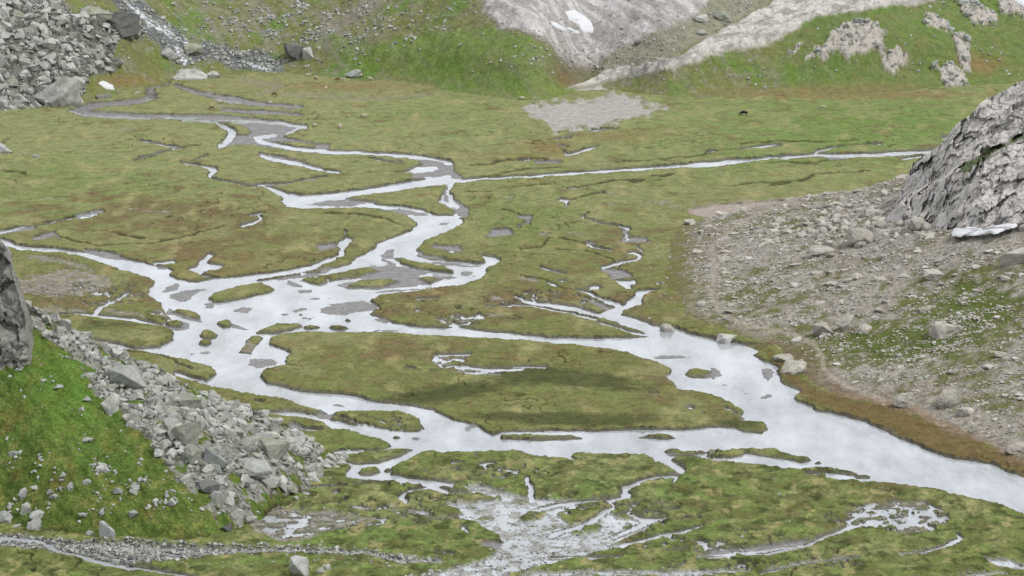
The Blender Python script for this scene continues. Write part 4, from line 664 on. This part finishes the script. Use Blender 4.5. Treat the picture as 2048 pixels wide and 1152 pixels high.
# hand-placed boulders: surface, px, py (centre), width px, height px, shape, material, turn, label
BIG = [
 ('F',118,192,96,58,'a',M_rgrey,20,'huge pale angular boulder with shaded left face at the foot of the far left talus'),
 ('F',240,40,84,50,'a',M_rdark,70,'big dark weathered boulder beside the cascade at the top left'),
 ('F',190,28,70,30,'a',M_rgreen,10,'wide lichen green slab leaning against the big dark boulder'),
 ('F',338,104,36,24,'r',M_rpale,0,'pale block on the left of the small waterfall'),
 ('F',386,97,46,22,'a',M_rgreen,0,'lichen covered flat topped block on the right of the small waterfall'),
 ('F',378,150,74,34,'a',M_rgrey,200,'broad smooth slab below the waterfall at the head of the stream'),
 ('F',424,150,36,24,'a',M_rgrey,90,'grey block touching the right end of the broad smooth slab'),
 ('F',208,194,36,18,'a',M_rgreen,150,'flat pale block lying alone at the bend of the upper stream'),
 ('F',592,96,50,44,'a',M_rdark,40,'tall dark grey boulder above the far end of the meadow'),
 ('F',618,104,26,26,'a',M_rgrey,10,'cracked grey block leaning on the tall dark boulder'),
 ('F',706,146,34,15,'a',M_rpale,0,'low pale boulder where the sheep rest at the far meadow edge'),
 ('F',1445,27,36,24,'r',M_rgreen,0,'rounded grey green boulder at the top of the far gully'),
 ('F',1405,33,30,16,'r',M_rgrey,30,'dark rounded boulder left of the rounded grey green one'),
 ('F',1404,63,20,11,'r',M_rpale,0,'small pale oval stone on the gully bank above the pale ramp'),
 ('F',1275,82,18,10,'r',M_rdark,0,'dark stone standing in the middle of the far gully'),
 ('F',188,148,1,1,'a',M_rgrey,0,''),
 ('P',1335,652,32,27,'r',M_rwarm,0,'boulder standing in the water at the mouth of the small tributary'),
 ('P',1459,676,44,22,'a',M_rgrey,15,'flat grey boulder lying at the water edge right of the standing one'),
 ('R',1588,733,54,36,'r',M_rwarm,50,'large pale boulder on the right bank where the river narrows'),
 ('R',1572,716,50,20,'a',M_rwarm,0,'flat boulder just behind the large pale one on the right bank'),
 ('R',1808,797,52,32,'r',M_rwarm,0,'pale rounded boulder on the lower right slope above the rusty shore'),
 ('R',1894,792,58,42,'r',M_rwarm,60,'tall pale boulder right of the rounded one on the lower right slope'),
 ('R',1300,601,14,8,'r',M_rpale,0,''),
 ('R',1405,605,28,10,'r',M_rwarm,0,'low pale stone beside the footpath near the tributary'),
 ('R',1932,820,44,22,'r',M_rwarm,20,'half buried beige stone right below the tall pale boulder'),
 ('R',1960,790,1,1,'a',M_rwarm,0,''),
 ('R',2035,508,70,34,'a',M_rwarm,20,'long grey slab at the right edge below the snow patch'),
 ('R',1895,655,66,34,'a',M_rwarm,10,'blocky beige boulder cluster top in the middle of the right slope'),
 ('R',1870,545,48,26,'a',M_rwarm,30,'pale fractured block in the green patch of the right slope'),
 ('R',1650,655,44,26,'a',M_rwarm,0,'angular beige block above the footpath bend'),
 ('R',1690,645,40,28,'a',M_rwarm,80,'pale block to the right of the angular one above the footpath bend'),
 ('R',1730,655,32,20,'r',M_rwarm,20,'smaller grey stone right of the two pale blocks above the path'),
 ('R',1840,445,60,26,'a',M_rwarm,0,'pale tilted slab at the foot of the right hand outcrop'),
 ('R',1720,470,60,36,'r',M_rwarm,30,'fractured grey block below the left end of the right hand outcrop'),
 ('R',1640,500,60,20,'a',M_rwarm,10,'long pale ledge on the upper right slope'),
 ('R',2010,900,1,1,'a',M_rwarm,0,''),
 ('R',2035,893,52,26,'r',M_rwarm,0,'brown beige stone at the right edge above the shore'),
 ('L',552,893,104,62,'a',M_rgreen,25,'largest grey talus boulder at the right tip of the foreground talus'),
 ('L',372,800,92,50,'a',M_rgreen,160,'long slab topping the foreground talus above the river'),
 ('L',258,752,104,58,'a',M_rgrey,10,'wide tilted slab at the top of the foreground talus'),
 ('L',222,808,46,50,'a',M_rgrey,30,'upright block wedged where the turf meets the talus'),
 ('L',370,862,70,70,'a',M_rgreen,45,'large wedge shaped block in the middle of the foreground talus'),
 ('L',388,908,44,46,'a',M_rgreen,75,'block with yellow green lichen under the large wedge'),
 ('L',433,918,54,40,'a',M_rpale,5,'pale square faced block right of the lichen covered one'),
 ('L',512,936,64,34,'a',M_rpale,20,'pale slab in front of the largest talus boulder'),
 ('L',540,958,60,30,'a',M_rgrey,100,'dark sided slab right of the pale slab by the meadow'),
 ('L',578,974,50,22,'r',M_rgreen,0,'lichened stone at the lower end of the foreground talus'),
 ('L',440,990,44,40,'a',M_rgrey,60,'long leaning block low on the talus flank'),
 ('L',420,970,60,34,'a',M_rdark,20,'darker slab partly sunk in turf at the talus flank'),
 ('L',345,850,50,40,'a',M_rgrey,110,'grey slab left of the large wedge shaped block'),
 ('L',490,890,60,34,'a',M_rgrey,130,'grey block behind the pale slab of the talus'),
 ('L',455,1052,30,22,'a',M_rdark,0,'dark block at the bottom corner of the talus'),
 ('L',70,1050,36,34,'r',M_rpale,0,'smooth egg shaped stone at the foot of the grass slope'),
 ('L',214,1062,34,46,'a',M_rpale,40,'tall pale leaning stone at the foot of the grass slope'),
 ('L',10,1028,36,32,'r',M_rpale,0,'pale stone at the left edge above the foreground stream'),
 ('L',74,1026,36,20,'a',M_rpale,90,'flat pale stone just above the egg shaped one'),
 ('L',52,1012,22,28,'a',M_rpale,10,'two toned upright stone left of the flat pale one'),
 ('L',36,1052,26,14,'a',M_rgrey,10,'low grey stone left of the egg shaped one'),
 ('L',179,1064,16,14,'r',M_rpale,0,'small round white stone left of the tall leaning stone'),
 ('P',601,1140,48,38,'a',M_rpale,15,'angular pale boulder cut by the bottom edge left of centre'),
 ('P',657,1138,12,14,'r',M_rpale,0,'small grey stone right of the angular pale boulder at the bottom edge'),
 ('P',640,1146,18,14,'r',M_rgrey,0,'small stone touching the angular pale boulder at the bottom edge'),
 ('P',72,315,16,9,'r',M_rpale,0,'small grey boulder alone on the left meadow'),
 ('P',8,303,44,16,'a',M_rpale,0,'pale low boulder on the meadow at the left edge'),
 ('P',593,1003,12,10,'r',M_rpale,0,'small yellowish stone on the meadow near the talus'),
]
def place_rock(name, x, y, z, w, h, kind, mat, turn, i, sink=.25, deep=None):
    o = bpy.data.objects.new(name, hero_mesh(kind, i, mat)); link(o)
    d = deep if deep else w*random.uniform(.7, 1.0)
    o.scale = (w*1.12, d, h*1.3); o.rotation_euler = (random.uniform(-.15, .15), random.uniform(-.2, .2), R(turn)*.0 + random.uniform(-.35, .35)); o.location = (x, y + d*.15, z + h*(.5-sink))
    return o
nb = 0
for q, (k, px, py, w, h, kd, mat, turn, lab) in enumerate(BIG):
    if not lab: continue
    if k == 'L' and mat is not M_rpale: w *= .82; h *= .82
    x, y, z = spot(k, px, py + h*.42); s_ = math.hypot(y, CAM_H)/F
    o = place_rock('boulder', x, y, z, w*s_, h*s_, kd, mat, turn, q % (10 if kd == 'a' else 8)); meta(o, lab, 'boulder', 'boulders strewn over slopes and meadow'); nb += 1

# scattered stones: (surface, mask on its chart, number, size px lo/hi, power, shapes, material)
STN = []
def scatter(k, wfun, n, lo, hi, pw, kind, mat, flat=(.45, .9), label=None, maxown=9e9):
    x, y, z, a, b = FLAT[k]
    m = (a > -200) & (a < 2330) & (b > -60) & (b < 1200); idx = np.where(m)[0]
    w = wfun(a[idx], b[idx], x[idx], y[idx], z[idx], idx); w = np.clip(w, 0, None)
    dens = w.copy(); 
    if dens.sum() <= 0: return
    sel = RNG.choice(idx, size=n, p=dens/dens.sum())
    sz = lo*(hi/lo)**(RNG.random(n)**pw)
    for i, s_ in zip(sel, sz): STN.append((s_, k, i, kind, mat, flat, label))
def inpoly(poly, soft=2):
    if soft == 2 and poly is TAL: return lambda a, b, x, y, z, i: ss(-3, 2, poly_sdf(poly, a+22*fbm(x, y, 4, 3, 701), b+22*fbm(x, y, 4, 3, 702)))*(1-.75*ss(930, 1010, b))*(.12+ss(-.25, .15, fbm(x, y, 3, 3, 703)))
    return lambda a, b, *r: ss(-soft, soft, poly_sdf(poly, a, b))
scatter('L', inpoly(TAL), 7500, 3.5, 34, 3.0, 'a', M_rgrey, (.4, .85), 'grey angular block among the jumbled blocks of the foreground talus')
scatter('L', inpoly(TAL), 700, 4, 26, 2.2, 'a', M_rgreen, (.4, .8), 'lichened grey block among the jumbled blocks of the foreground talus')
scatter('F', inpoly(FTAL), 2600, 5, 38, 2.1, 'a', M_rgrey, (.4, .85), 'grey angular block in the far left talus above the meadow')
scatter('F', inpoly(FTAL), 500, 6, 34, 2.0, 'a', M_rgreen, (.4, .8), 'greenish block in the far left talus above the meadow')
def w_turf(a, b, x, y, z, idx):
    t = 1-ss(-3, 2, poly_sdf(TAL, a, b)); lowr = np.exp(-((a-110)/150)**2-((b-975)/75)**2) + .7*np.exp(-((a-300)/110)**2-((b-980)/60)**2) + .5*ss(-30, 0, poly_sdf(TAL, a, b)) + .03
    return t*lowr*ss(.2, .8, z)*(.04+ss(.0, .5, fbm(x, y, 3.5, 3, 601)))
scatter('L', w_turf, 300, 3, 12, 2.2, 'r', M_rpale, (.5, .8)); scatter('L', w_turf, 300, 3.5, 26, 2.0, 'a', M_rpale, (.45, .8), 'pale stone lying in the turf of the foreground grass slope')
def w_right(a, b, x, y, z, idx):
    return ss(.5, 2.0, z)*(.06 + ss(-.2, .5, fbm(x*.35+y*.1, y*1.0, 3.5, 4, 611, .6)))*(1-.9*ss(-2, 2, stroke_sdf([(1595,400,6),(1530,423,7),(1480,447,8),(1440,478,9),(1424,500,9),(1432,540,12),(1425,585,12),(1440,625,8),(1500,650,7),(1580,665,7),(1630,690,8),(1645,712,8),(1648,740,8),(1690,772,8),(1770,800,7)], a, b)))*ss(1300, 1420, a)*ss(300, 420, b-(1700-a)*.2)
scatter('R', w_right, 34000, 2.0, 8, 2.0, 'a', M_rwarm, (.25, .6)); scatter('R', w_right, 2500, 3, 9, 2.0, 's', M_rpale, (.2, .4)); scatter('R', w_right, 4000, 5, 12, 2.0, 's', M_rwarm, (.2, .42))
scatter('R', w_right, 1300, 8, 34, 3.2, 's', M_rwarm, (.22, .45), 'beige limestone block half sunk in the right hand scree slope')
scatter('R', w_right, 800, 4, 20, 2.4, 'a', M_rgrey, (.3, .6), 'grey limestone block half sunk in the right hand scree slope')
scatter('R', lambda a, b, x, y, z, i: ss(.6, 1.5, z)*np.exp(-((a-1730)/110)**2-((b-455)/40)**2), 420, 8, 34, 2.0, 'a', M_rwarm, (.35, .7), 'limestone rubble block below the right hand outcrop')
def w_bed(a, b, x, y, z, idx): return ss(-4, 5, stroke_sdf(BED, a, b))
scatter('F', w_bed, 1300, 2.5, 13, 2.2, 'r', M_rgrey, (.5, .9), 'grey boulder in the bed of the cascade')
scatter('F', lambda a, b, x, y, z, i: ss(2, 8, SS.ravel()[i])*(.1+ss(0, .5, fbm(x, y, 8, 4, 621)))*(1-.95*ss(-6, 4, poly_sdf(RAMP, a, b)))*(1-.8*ss(-5, 5, poly_sdf(G1, a, b))), 2600, 2, 9, 2.2, 'a', M_rpale, (.4, .8), 'small pale stone on the far slope')
scatter('F', lambda a, b, x, y, z, i: ss(2, 8, SS.ravel()[i])*np.exp(-((a-600)/210)**2-((b-50)/60)**2)*(.1+ss(0, .4, fbm(x, y, 6, 4, 641))), 1300, 3, 13, 2.2, 'a', M_rgrey, (.4, .8))
scatter('F', lambda a, b, x, y, z, i: (rkw.ravel()[i] > .5)*(a > 1540), 170, 4, 20, 1.6, 'a', M_rpale, (.5, .9), 'pale crag block of the broken outcrops on the far right hummock')
scatter('F', lambda a, b, x, y, z, i: np.exp(-((a-1200)/150)**2-((b-115)/32)**2)+.6*ss(-8, 4, stroke_sdf([(1300,90,26),(1420,40,34),(1500,0,20)], a, b)), 800, 2, 10, 2.2, 'r', M_rgrey, (.5, .8), 'grey stone in the far gully')
def w_rub(a, b, x, y, z, idx): return (RU.ravel()[idx] > -1)*1.0*ss(900, 980, b)
scatter('P', lambda a, b, x, y, z, i: w_rub(a, b, x, y, z, i)*(.15+ss(-.1, .4, fbm(x, y, 4, 3, 631))), 3600, 2.5, 8, 2.6, 'r', M_rpale, (.4, .7)); scatter('P', lambda a, b, x, y, z, i: w_rub(a, b, x, y, z, i)*((a < 880)*(b > 1060)+.12*(b > 1100)), 2200, 2.5, 10, 2.4, 'r', M_rdark, (.5, .8)); scatter('P', lambda a, b, x, y, z, i: w_rub(a, b, x, y, z, i)*((a < 880)*(b > 1060)), 4200, 2.5, 13, 2.2, 'a', M_rgrey, (.5, .8)); scatter('P', lambda a, b, x, y, z, i: np.exp(-((b-1086-(a-60)*.17)/14)**2)*(a < 420)*(RU.ravel()[i] > 0), 900, 3, 11, 2.0, 'a', M_rdark, (.5, .8))
scatter('P', lambda a, b, x, y, z, i: (MU.ravel()[i] > -2)*ss(900, 980, b) + .0, 500, 2, 6, 2.2, 'r', M_rpale)
scatter('P', lambda a, b, x, y, z, i: (S.ravel()[i] > 1)*(np.exp(-((a-1340)/60)**2-((b-560)/70)**2)+np.exp(-((a-600)/260)**2-((b-1120)/20)**2)+.2*np.exp(-((a-560)/60)**2-((b-1000)/30)**2)+.02*(b > 950)), 380, 2.5, 9, 2.2, 'r', M_rpale)
STN.sort(key=lambda s: -s[0]); own = 300-nb
print('stones', len(STN), 'hand', nb)
groups = {}
ownable = [s for s in STN if s[6]][:own]; cut = set(id(s) for s in ownable)
for s in ownable:
    sz, k, i, kd, mat, fl, lab = s
    x, y, z = (float(FLAT[k][j][i]) for j in range(3)); sc = math.hypot(y, CAM_H)/F; w = sz*sc; h = w*random.uniform(*fl)
    slab = kd == 's'; kd = 'a' if slab else kd; j = random.randrange(10 if kd == 'a' else 8); o = bpy.data.objects.new('boulder', hero_mesh(kd, j, mat)); link(o)
    o.scale = (w, w*random.uniform(.6, 1), h*1.1); tl = .12 if slab else .45 if kd == 'a' else .2
    o.rotation_euler = (random.gauss(0, tl), random.gauss(0, tl), random.gauss(.1, .35) if slab else random.uniform(0, 6.28)); o.location = (x, y, z+h*.12)
    meta(o, lab, 'boulder', lab.replace('block', 'blocks').replace('boulder', 'boulders'))
rest = [s for s in STN if id(s) not in cut]
mats = [M_rgrey, M_rwarm, M_rdark, M_rgreen, M_rpale]; VV = []; FF = []; MI = []; base = 0
key = {}
for s in rest: key.setdefault((s[3], s[4].name), []).append(s)
for (kd, mn), L in key.items():
    lib = RND if kd == 'r' else ANG; mi = [m_.name for m_ in mats].index(mn); L = np.array([(s[0], 'LRFP'.index(s[1]), s[2], s[5][0], s[5][1]) for s in L])
    var = RNG.integers(0, len(lib), len(L))
    for vi, (Vr, Fr) in enumerate(lib):
        Q = L[var == vi]; n = len(Q)
        if not n: continue
        pos = np.empty((n, 3))
        for kk, kc in enumerate('LRFP'):
            mk = Q[:, 1] == kk
            for j in range(3): pos[mk, j] = FLAT[kc][j][Q[mk, 2].astype(int)]
        w = Q[:, 0]*np.hypot(pos[:, 1], CAM_H)/F; hh = w*(Q[:, 3]+(Q[:, 4]-Q[:, 3])*RNG.random(n))
        sc = np.stack([w, w*RNG.uniform(.6, 1, n), hh*1.1], -1)
        ang = RNG.uniform(0, 6.28, n) if kd != 's' else RNG.normal(.1, .35, n); tx = RNG.normal(0, .35 if kd == 'a' else .12, n); ty = RNG.normal(0, .35 if kd == 'a' else .12, n)
        P = Vr[None]*sc[:, None]
        c, s_ = np.cos(tx)[:, None], np.sin(tx)[:, None]; P = np.stack([P[..., 0], P[..., 1]*c-P[..., 2]*s_, P[..., 1]*s_+P[..., 2]*c], -1)
        c, s_ = np.cos(ty)[:, None], np.sin(ty)[:, None]; P = np.stack([P[..., 0]*c+P[..., 2]*s_, P[..., 1], -P[..., 0]*s_+P[..., 2]*c], -1)
        c, s_ = np.cos(ang)[:, None], np.sin(ang)[:, None]; P = np.stack([P[..., 0]*c-P[..., 1]*s_, P[..., 0]*s_+P[..., 1]*c, P[..., 2]], -1)
        P = P + pos[:, None]; P[..., 2] += (hh*.12)[:, None]
        P[..., :2] += (RNG.normal(0, .12, (n, 1, 2)))
        VV.append(P.reshape(-1, 3)); FF.append((Fr[None]+(np.arange(n)*len(Vr))[:, None, None]+base).reshape(-1, 3)); MI.append(np.full(n*len(Fr), mi)); base += n*len(Vr)
me = mesh_np('loose_stones', np.concatenate(VV), np.concatenate(FF), mats, smooth=False, matidx=np.concatenate(MI))
meta(link(bpy.data.objects.new('loose_stones', me)), 'countless loose stones and gravel strewn over talus, scree and stream beds', 'stones', kind='stuff')

# ------------------------------------------------------------------ snow patches
def snow(k, poly, label, thick=.5, dy=0):
    P = np.array(poly, float); cx, cy = P.mean(0)
    bm = bmesh.new(); rings = []
    for f, hh in ((1.0, -.25), (.97, .5), (.8, .9), (.5, 1.0)):
        ring = []
        for p in P:
            q = (p-[cx, cy])*f+[cx, cy]; x, y, z = spot(k, q[0], q[1]); ring.append(bm.verts.new((x*(1+dy/y), y+dy, z+thick*hh-.19*dy)))
        rings.append(ring)
    x, y, z = spot(k, cx, cy); c = bm.verts.new((x*(1+dy/y), y+dy, z+thick*1.05-.19*dy)); n = len(P)
    for a_, b_ in zip(rings[:-1], rings[1:]):
        for i in range(n): bm.faces.new((a_[i], a_[(i+1) % n], b_[(i+1) % n], b_[i]))
    for i in range(n): bm.faces.new((rings[-1][i], rings[-1][(i+1) % n], c))
    bmesh.ops.recalc_face_normals(bm, faces=bm.faces[:])
    for f in bm.faces: f.smooth = True
    me = bpy.data.meshes.new('snow_patch'); bm.to_mesh(me); bm.free(); me.materials.append(M_snow)
    meta(link(bpy.data.objects.new('snow_patch', me)), label, 'snow patch', 'old snow patches left on the slopes')
def dens(p, k=3):
    out = []
    for i in range(len(p)):
        a_, b_ = np.array(p[i], float), np.array(p[(i+1) % len(p)], float)
        for j in range(k): out.append(tuple(a_+(b_-a_)*j/k + (RNG.normal(0, .7, 2) if j else 0)))
    return out
snow('F', dens([(1131,22),(1150,18),(1168,30),(1180,42),(1187,55),(1186,64),(1165,60),(1158,48),(1140,38)]), 'wide white snow patch in the top of the far grey gully')
snow('F', dens([(1099,43),(1110,45),(1128,54),(1150,60),(1162,64),(1150,66),(1125,58),(1108,50)]), 'thin strip of snow left of the wide patch in the far gully')
snow('F', dens([(198,165),(210,162),(228,170),(230,178),(214,176)]), 'small snow remnant between the far left talus and the upper stream', .4)
snow('F', dens([(2026,-4),(2044,-8),(2070,8),(2070,20),(2046,12)]), 'corner of a snowfield at the top right edge')
snow('R', dens([(1902,462),(1908,456),(1922,457),(1935,452),(1946,456),(1952,463),(1965,461),(1978,458),(1990,450),(2004,450),(2018,445),(2036,446),(2028,453),(2010,457),(1995,464),(1975,463),(1958,466),(1940,468),(1922,471),(1905,469)], 3), 'snow strip along the foot of the right hand outcrop', .25, -3.5)

# ------------------------------------------------------------------ animals
def skin_mesh(name, pts, edges, rad, mats, pick):
    me = bpy.data.meshes.new(name); me.from_pydata(pts, edges, []); o = bpy.data.objects.new(name, me); link(o)
    sk = o.modifiers.new('s', 'SKIN'); sk.use_smooth_shade = True
    for v, r in zip(me.skin_vertices[0].data, rad): v.radius = (r, r) if not isinstance(r, tuple) else r
    me.skin_vertices[0].data[0].use_root = True
    ss_ = o.modifiers.new('u', 'SUBSURF'); ss_.levels = 1; ss_.render_levels = 1
    dg = bpy.context.evaluated_depsgraph_get(); m2 = bpy.data.meshes.new_from_object(o.evaluated_get(dg)); m2.name = name
    bpy.data.objects.remove(o); m2.materials.clear()
    for q in mats: m2.materials.append(q)
    for p in m2.polygons: p.material_index = pick(p.center); p.use_smooth = True
    return m2
def quad(name, L, Hh, mats, graze, wool):
    # x forward; L body length, Hh shoulder height
    b = .20*Hh*2 if wool else .17*Hh*2; b = b*.75
    P = [(0, 0, Hh*.72), (L*.28, 0, Hh*.74), (-L*.30, 0, Hh*.74), (-L*.42, 0, Hh*.70)]
    r = [b, b*.98, b*.98, b*.6]; Ed = [(0, 1), (0, 2), (2, 3)]
    if graze: P += [(L*.46, 0, Hh*.66), (L*.60, 0, Hh*.38), (L*.66, 0, Hh*.22), (L*.70, 0, Hh*.10)]
    else: P += [(L*.42, 0, Hh*.88), (L*.52, 0, Hh*1.05), (L*.62, 0, Hh*1.04), (L*.72, 0, Hh*.98)]
    r += [b*.6, b*.42, b*.36, b*.2]; Ed += [(1, 4), (4, 5), (5, 6), (6, 7)]
    P += [(P[5][0], s*Hh*.14, P[5][2]+.03*Hh) for s in (1, -1)]; r += [b*.12]*2; Ed += [(5, 8), (5, 9)]
    P += [(-L*.50, 0, Hh*.55)]; r += [b*.16]; Ed += [(3, 10)]; n = 11
    for fx, a in ((.30, 1), (-.32, -1)):
        for s in (1, -1):
            P += [(L*fx, s*Hh*.15, Hh*.52), (L*(fx + (.02 if a > 0 else -.05)), s*Hh*.15, Hh*.26), (L*(fx+random.uniform(-.04, .05)), s*Hh*.15, .02)]
            r += [b*.45, b*.22, b*.17]; Ed += [(1 if a > 0 else 2, n), (n, n+1), (n+1, n+2)]; n += 3
    return skin_mesh(name, P, Ed, r, mats, lambda c: 1 if (c.z < Hh*.40 or c.x > L*.52) else 0)
sheepA = quad('sheep', 1.15, .78, [M_wool, M_face], True, True); sheepB = quad('sheep', 1.1, .78, [M_wool, M_wool], False, True)
sheepC = quad('sheep', 1.1, .75, [M_brownwool, M_face], True, True)
calf = quad('cow', 1.85, 1.3, [M_black, M_black], True, False); cowm = quad('cow', 1.9, 1.3, [M_hide, M_hide], True, False)
AN = [('P',728,238,sheepA,180,1.3,'sheep','cream sheep grazing side on in the middle of the far meadow'),
 ('P',630,257,sheepA,250,1.2,'sheep','sheep with dark legs beside the bank of the upper river bend'),
 ('P',681,260,sheepB,80,1.2,'sheep','white sheep seen from behind right of the one at the river bend'),
 ('P',652,183,sheepB,95,1.2,'sheep','lone sheep standing on the bare strip below the far slope'),
 ('F',605,156,sheepA,170,1.15,'sheep','leftmost sheep of the row along the foot of the far slope'),
 ('F',614,155,sheepB,10,1.15,'sheep','second sheep of the row, close behind the leftmost one'),
 ('P',633,161,sheepA,120,1.2,'sheep','sheep in the row between the close pair and the brown one'),
 ('P',677,165,sheepC,180,1.15,'sheep','brown sheep lying left of the low pale boulder'),
 ('P',686,165,sheepB,0,1.1,'sheep','white sheep touching the brown one below the low pale boulder'),
 ('F',722,152,sheepA,60,1.15,'sheep','sheep at the right end of the low pale boulder'),
 ('F',742,158,sheepB,180,1.15,'sheep','sheep to the right of the low pale boulder'),
 ('P',549,195,sheepC,10,1.2,'sheep','brownish sheep on the gravel strip of the far meadow'),
 ('P',541,209,sheepA,170,1.1,'sheep','pale sheep just below the brownish one on the gravel strip'),
 ('P',441,210,sheepA,0,1.2,'sheep','pale sheep on the gravel beside the upper stream braid'),
 ('P',424,221,sheepC,200,1.1,'sheep','brown sheep left of the pale one beside the upper stream braid'),
 ('P',274,194,sheepB,10,1.2,'sheep','sheep standing on the inner bank of the first stream bend'),
 ('P',1045,203,sheepA,180,1.2,'sheep','white sheep left of the pale gravel fan'),
 ('P',1488,234,calf,180,1,'cow','black cow lying low in the green far right meadow'),
 ('P',1646,224,cowm,180,1,'cow','cream cow grazing in the far right meadow'),
]
for k, px, py, me_, rz, sc, cat, lab in AN:
    x, y, z = spot(k, px, py); o = bpy.data.objects.new(cat, me_); link(o); o.location = (x, y, z-.03); o.rotation_euler = (0, 0, R(rz+random.uniform(-12, 12))); o.scale = (sc,)*3
    meta(o, lab, cat, 'sheep grazing the far meadow' if cat == 'sheep' else 'cattle on the far right meadow')
print('done')
